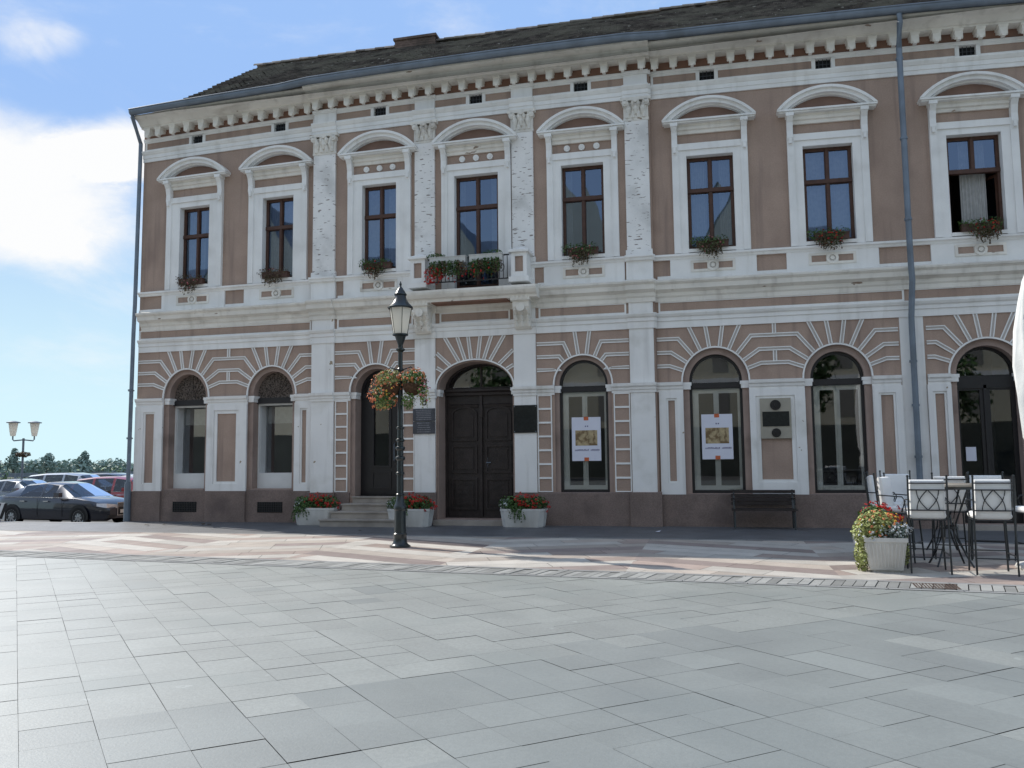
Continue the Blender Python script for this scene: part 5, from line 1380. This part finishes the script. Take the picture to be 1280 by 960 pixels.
SED = [(-2.45, .78, .78, None, 0), (-2.38, .95, .84, None, 0), (-1.85, 1.01, .90, None, 0), (-1.28, 1.00, .92, 1.36, .58), (-1.18, .99, .92, 1.39, .60), (-.32, .96, .925, 1.45, .64), (-.22, .96, .925, 1.45, .64), (.28, .94, .925, 1.40, .62), (.36, .94, .925, 1.385, .61), (1.12, .93, .91, None, 0), (1.9, .84, .87, None, 0), (2.28, .74, .78, None, 0), (2.42, .62, .66, None, 0)]
HAT = [(-2.1, .80, .80, None, 0), (-2.02, .98, .84, None, 0), (-1.92, 1.0, .86, 1.36, .56), (-1.8, 1.0, .86, 1.44, .60), (-1.0, .98, .88, 1.52, .64), (-.9, .98, .88, 1.525, .64), (-.1, .96, .88, 1.53, .65), (0.0, .96, .88, 1.52, .65), (.55, .95, .88, 1.45, .62), (.62, .95, .88, 1.43, .61), (1.25, .95, .86, None, 0), (1.8, .85, .82, None, 0), (2.05, .70, .74, None, 0), (2.12, .60, .66, None, 0)]
EST = [(-2.4, .80, .80, None, 0), (-2.33, .99, .86, None, 0), (-2.2, 1.0, .88, 1.30, .56), (-2.0, 1.0, .88, 1.43, .60), (-1.2, .99, .90, 1.50, .64), (-1.1, .99, .90, 1.5, .64), (-.25, .97, .90, 1.51, .65), (-.15, .97, .90, 1.51, .65), (.45, .95, .90, 1.44, .62), (.52, .95, .90, 1.42, .61), (1.2, .94, .88, None, 0), (1.9, .84, .84, None, 0), (2.25, .72, .76, None, 0), (2.38, .60, .66, None, 0)]
greyb = paint('grey_paint', (.16, .175, .19), .5); navy = paint('navy_paint', (.016, .020, .034), .3); redp = paint('red_paint', (.36, .025, .03), .1); silv = paint('silver_paint', (.42, .44, .46), .6); whitep = paint('white_paint', (.66, .67, .68), 0.); darkp = paint('charcoal_paint', (.03, .032, .036), .4)
car('dark navy saloon with a tall chrome framed grille beside the house corner', navy, (-5.75, 4.05, PK), R(-5), 4.9, 1.86, SED, (1.42, -1.42, .335))
car('red hatchback parked behind the dark navy saloon', redp, (-6.9, 8.3, PK), R(2), 4.2, 1.76, HAT, (1.28, -1.3, .31))
suv = car('silver estate car whose roof shows above the navy saloon', silv, (-11.9, 11.4, PK), R(4), 4.75, 1.80, EST, (1.4, -1.4, .32)); suv.scale = (1, 1, 1.08)
car('grey saloon at the left edge of the car park', greyb, (-11.6, 8.2, PK), R(-4), 4.9, 1.82, SED, (1.42, -1.42, .33))
car('charcoal hatchback farther back between the silver estate and the red car', darkp, (-14.2, 16.6, PK), R(0), 4.2, 1.76, HAT, (1.28, -1.3, .31))
car('white hatchback farthest back, half hidden by the house corner', whitep, (-9.2, 13.4, PK), R(6), 4.2, 1.76, HAT, (1.28, -1.3, .31))

# double lantern in the car park
dl = thing('double_street_lamp', 'slim grey street lamp with two cup shaped lanterns and a small flower ring', 'street lamp', (-13.75, 10.2, PK))
q = MB(); q.tube([(0, 0, 0), (0, 0, 3.15)], .045, 8); q.build('post', M['zinc'], dl)
q = MB()
u_ = Vector((math.cos(R(42)), math.sin(R(42)), 0))
for sx in (-1, 1):
    e = u_*.40*sx; q.tube([(0, 0, 3.08), tuple(Vector((0, 0, 3.04))+e*.9), tuple(Vector((0, 0, 3.10))+e), tuple(Vector((0, 0, 3.24))+e)], .03, 6)
q.build('crossbar', M['zinc'], dl)
for sx in (-1, 1):
    e = u_*.40*sx; q = MB(); q.lathe([(0, 0), (.10, 0), (.14, .2), (.19, .56), (0, .56)], 12, (e.x, e.y, 3.24)); lo = q.build('lantern', M['lamp_glass'], dl, smooth='auto')
    q = MB(); q.lathe([(0, .66), (.1, .65), (.27, .60), (.27, .565), (0, .562)], 14, (e.x, e.y, 3.24)); q.build('lantern_cap', M['zinc'], lo, smooth='auto')
q = MB(); leaves(q, (0, 0, 2.45), (.30, .30, .12), 220, .06, random.Random(7), .3); q.build('flower_ring', M['leaf_dry'], dl, tone=True)
# hazard board at the left edge
hb = thing('hazard_board', 'small white board with dark diagonal stripes at the edge of the car park', 'sign', (-3.92, -.45, 0), R(30))
q = MB(); q.plate(rect(-.35, .12, .04, .50), [], -.02, 0); q.build('board', M['white_board'], hb)
q = MB()
for k in range(3): x = -.33+k*.16; q.plate([(x, .06), (x+.08, .06), (x+.20, .48), (x+.12, .48)], [], -.023)
q.build('stripes', M['trim'], hb); q = MB(); q.box(-.02, .02, .0, .03, -.5, .3); q.build('post', M['zinc'], hb)

# litter: dry leaves and a scrap of paper
rn = random.Random(17)
for x, y_ in ((1.55, -1.45), (1.9, -1.25), (2.6, -1.2), (2.85, -1.05), (3.1, -1.15), (7.6, -2.2)):
    q = MB(); a = rn.uniform(0, 6); r_ = rn.uniform(.05, .08)
    pts = [(r_*math.cos(a+t)*(1 if k % 2 else .55), r_*math.sin(a+t)*(1 if k % 2 else .55), .012+rn.uniform(0, .03)) for k, t in enumerate([i*math.pi/4 for i in range(8)])]
    q.face(pts[:5]); q.face([pts[4], pts[5], pts[6], pts[7], pts[0]])
    o = q.build('fallen_leaf', M['leaf_dry'], None, loc=(x, y_, .004)); tag(o, 'dry curled brown leaf lying on the pavement by the house', 'leaf', 'dry leaves on the pavement')
q = MB(); q.face([(-.05, -.03, .01), (.04, -.04, .012), (.05, .03, .03), (-.03, .04, .012)]); q.face([(.05, .03, .03), (.04, -.04, .012), (.08, -.02, .05)])
tag(q.build('paper_scrap', M['paper'], None, loc=(14.05, -1.55, .003)), 'small crumpled white scrap of paper on the shaded pavement', 'litter')

# ------------------------------------------------------------------ across the square (seen in the window reflections)
op = thing('house_across_square', 'long cream house across the square, mirrored in the shop windows', 'building', (12, -46, 0)); op.scale = (1, 1, 1.22)
cream = mat('cream_render', (.55, .50, .38), .9, .05, .5)
q = MB(); q.box(-80, 40, -12, 0, -.5, 12.0); q.build('wall', cream, op)
q = MB(); q.face([(-81, .8, 11.9), (41, .8, 11.9), (38, -6, 17), (-78, -6, 17)]); q.face([(-81, -13, 11.9), (41, -13, 11.9), (38, -6, 17), (-78, -6, 17)]); q.face([(-81, .8, 11.9), (-81, -13, 11.9), (-78, -6, 17)]); q.face([(41, .8, 11.9), (41, -13, 11.9), (38, -6, 17)])
g_ = MB()
for gx, gw, gh in ((-52, 5, 19.5), (-36, 6, 20.5), (-19, 5, 19), (-7.5, 5.5, 20.5), (4.5, 4.5, 18.5), (17, 6, 20)):
    g_.face([(gx-gw, 1.0, 12), (gx+gw, 1.0, 12), (gx, .95, gh)]); q.face([(gx-gw, 1.05, 12), (gx, 1.0, gh), (gx, -6, gh), (gx-gw, -6, 12)]); q.face([(gx+gw, 1.05, 12), (gx, 1.0, gh), (gx, -6, gh), (gx+gw, -6, 12)])
g_.build('gable', cream, op)
q.build('roof', M['zinc'], op)
for k in range(26):
    for z in (3.6, 6.6, 9.4):
        x = -77+k*4.5; q = MB(); q.box(x-.6, x+.6, .0, .03, z, z+1.8); q.build('window', M['room'], op)
q = MB(); q.box(-80.2, 40.2, 0, .25, 5.9, 6.2); q.build('string_course', M['white'], op)
q = MB(); q.box(-79, 39, .0, .6, -.3, 3.1); q.build('shop_front', mat('shop_front', (.05, .055, .045), .6, .3, .6), op)
for i, (x, y_, h) in enumerate(((1, -38, 9), (20, -37, 10), (30, -40, 9))):
    t = thing('square_tree', ['bushy green tree across the square, mirrored left of the wooden door', 'tall green tree across the square, mirrored above the bench', 'smaller green tree across the square toward the cafe side'][i], 'tree', (x, y_, 0), group='trees across the square'); rn = random.Random(40+i)
    q = MB(); q.tube([(0, 0, 0), (.1, 0, h*.35), (0, .1, h*.8)], [.28, .2, .05], 8); q.build('trunk', M['bark'], t)
    q = MB()
    for k in range(6): leaves(q, (rn.uniform(-1.6, 1.6), rn.uniform(-1.6, 1.6), h*rn.uniform(.45, .85)), (2, 2, 1.6), 260, .25, rn, .3)
    q.build('crown', [M['leaf']], t, tone=True)

# ------------------------------------------------------------------ light, sky, camera
EL = R(40.5); AZ = math.atan2(.387, -.922)            # toward the sun, in the x-y plane
S = Vector((math.cos(EL)*math.cos(AZ), math.cos(EL)*math.sin(AZ), math.sin(EL)))
sd = bpy.data.lights.new('sun', 'SUN'); sd.energy = 4.9; sd.angle = R(.53); sd.color = (1, .945, .86)
so = bpy.data.objects.new('sun', sd); col.objects.link(so); so.rotation_euler = S.to_track_quat('Z', 'Y').to_euler()
w = bpy.data.worlds.new('World'); scene.world = w; w.use_nodes = True; nt = w.node_tree; nt.nodes.clear()
out = N(nt, 'ShaderNodeOutputWorld'); bg = N(nt, 'ShaderNodeBackground'); bg.inputs[1].default_value = .14
sky = N(nt, 'ShaderNodeTexSky', sky_type='NISHITA'); sky.sun_disc = False; sky.sun_elevation = EL; sky.sun_rotation = math.pi/2-AZ
sky.air_density = 1.0; sky.dust_density = .6; sky.ozone_density = 1.5; sky.altitude = 80
tc = N(nt, 'ShaderNodeTexCoord'); D = tc.outputs['Generated']
def cloud_blob(c, wts, r0, r1):
    a = N(nt, 'ShaderNodeVectorMath', operation='SUBTRACT'); nt.links.new(D, a.inputs[0]); a.inputs[1].default_value = c
    b = N(nt, 'ShaderNodeVectorMath', operation='MULTIPLY'); nt.links.new(a.outputs[0], b.inputs[0]); b.inputs[1].default_value = wts
    l = N(nt, 'ShaderNodeVectorMath', operation='LENGTH'); nt.links.new(b.outputs[0], l.inputs[0])
    return ramp(nt, l.outputs['Value'], r1, r0)
def nz(scale, scv, det=8, rough=.55, off=(0, 0, 0)):
    mp = N(nt, 'ShaderNodeMapping'); mp.inputs['Scale'].default_value = scv; mp.inputs['Location'].default_value = off; nt.links.new(D, mp.inputs[0])
    n = N(nt, 'ShaderNodeTexNoise'); n.inputs['Scale'].default_value = scale; n.inputs['Detail'].default_value = det; n.inputs['Roughness'].default_value = rough; n.inputs['Distortion'].default_value = .4
    nt.links.new(mp.outputs[0], n.inputs[0]); return n.outputs['Fac']
def mth(op_, a, b):
    n = N(nt, 'ShaderNodeMath', operation=op_, use_clamp=False)
    for i, v in enumerate((a, b)):
        if isinstance(v, (int, float)): n.inputs[i].default_value = v
        else: nt.links.new(v, n.inputs[i])
    return n.outputs[0]
def soft(blob, noise, lo=.12, hi=.68): return ramp(nt, mth('ADD', mth('MULTIPLY', blob, .62), mth('MULTIPLY', mth('SUBTRACT', noise, .5), 1.25)), lo, hi)
n1 = nz(5, (1, 1, 2.0), 9, .6)
c1 = soft(cloud_blob((-.715, .655, .275), (1, 1, 2.1), .05, .24), n1)
c2 = soft(cloud_blob((-.60, .73, .330), (1, 1, 2.0), .01, .11), n1, .2, .6)
c3 = soft(cloud_blob((-.643, .64, .421), (1, 1, 1.6), .0, .085), nz(9, (1, 1, 2)), .2, .85)
c4 = ramp(nt, nz(2.4, (1.6, 1, 3.6), 10, .62, (3, 1, 2)), .54, .86)
cl = mth('MINIMUM', mth('ADD', mth('ADD', c1, c2), mth('ADD', mth('MULTIPLY', c3, .8), mth('MULTIPLY', c4, .6))), 1.0)
haze = mixc(nt, .45, mixc(nt, 1., sky.outputs[0], (1.2, 1.25, 1.3), 'MULTIPLY'), (4.4, 5.6, 7.8))
haze = mixc(nt, 1., haze, (2.45, 3.9, 6.7), 'DARKEN')
sx_ = N(nt, 'ShaderNodeSeparateXYZ'); nt.links.new(D, sx_.inputs[0])
back = mth('MULTIPLY', ramp(nt, sx_.outputs[1], .25, -.55), .36)                # unseen whiter sky added behind the camera to lift the shaded front
haze = mixc(nt, back, haze, (6.4, 6.5, 6.6))
haze = mixc(nt, ramp(nt, sx_.outputs[2], .40, .0), haze, (5.0, 6.7, 7.2))
skyc = mixc(nt, cl, haze, (7.0, 7.05, 7.1))
nt.links.new(skyc, bg.inputs[0]); nt.links.new(bg.outputs[0], out.inputs[0])

cd = bpy.data.cameras.new('camera'); cam = bpy.data.objects.new('camera', cd); col.objects.link(cam); scene.camera = cam
cd.sensor_width = 36; cd.lens = 36*1020/1280; cd.clip_end = 6000; cd.clip_start = .1
rot = Matrix.Rotation(R(13.732), 4, 'Z') @ Matrix.Rotation(R(5.141), 4, 'X') @ Matrix.Rotation(R(.604), 4, 'Y') @ Matrix.Rotation(R(90), 4, 'X')
cam.matrix_world = Matrix.Translation((15.231, -19.159, 1.6)) @ rot
scene.view_settings.view_transform = 'Standard'; scene.view_settings.look = 'None'; scene.view_settings.exposure = 0; scene.view_settings.gamma = 1
scene.render.engine = 'CYCLES'
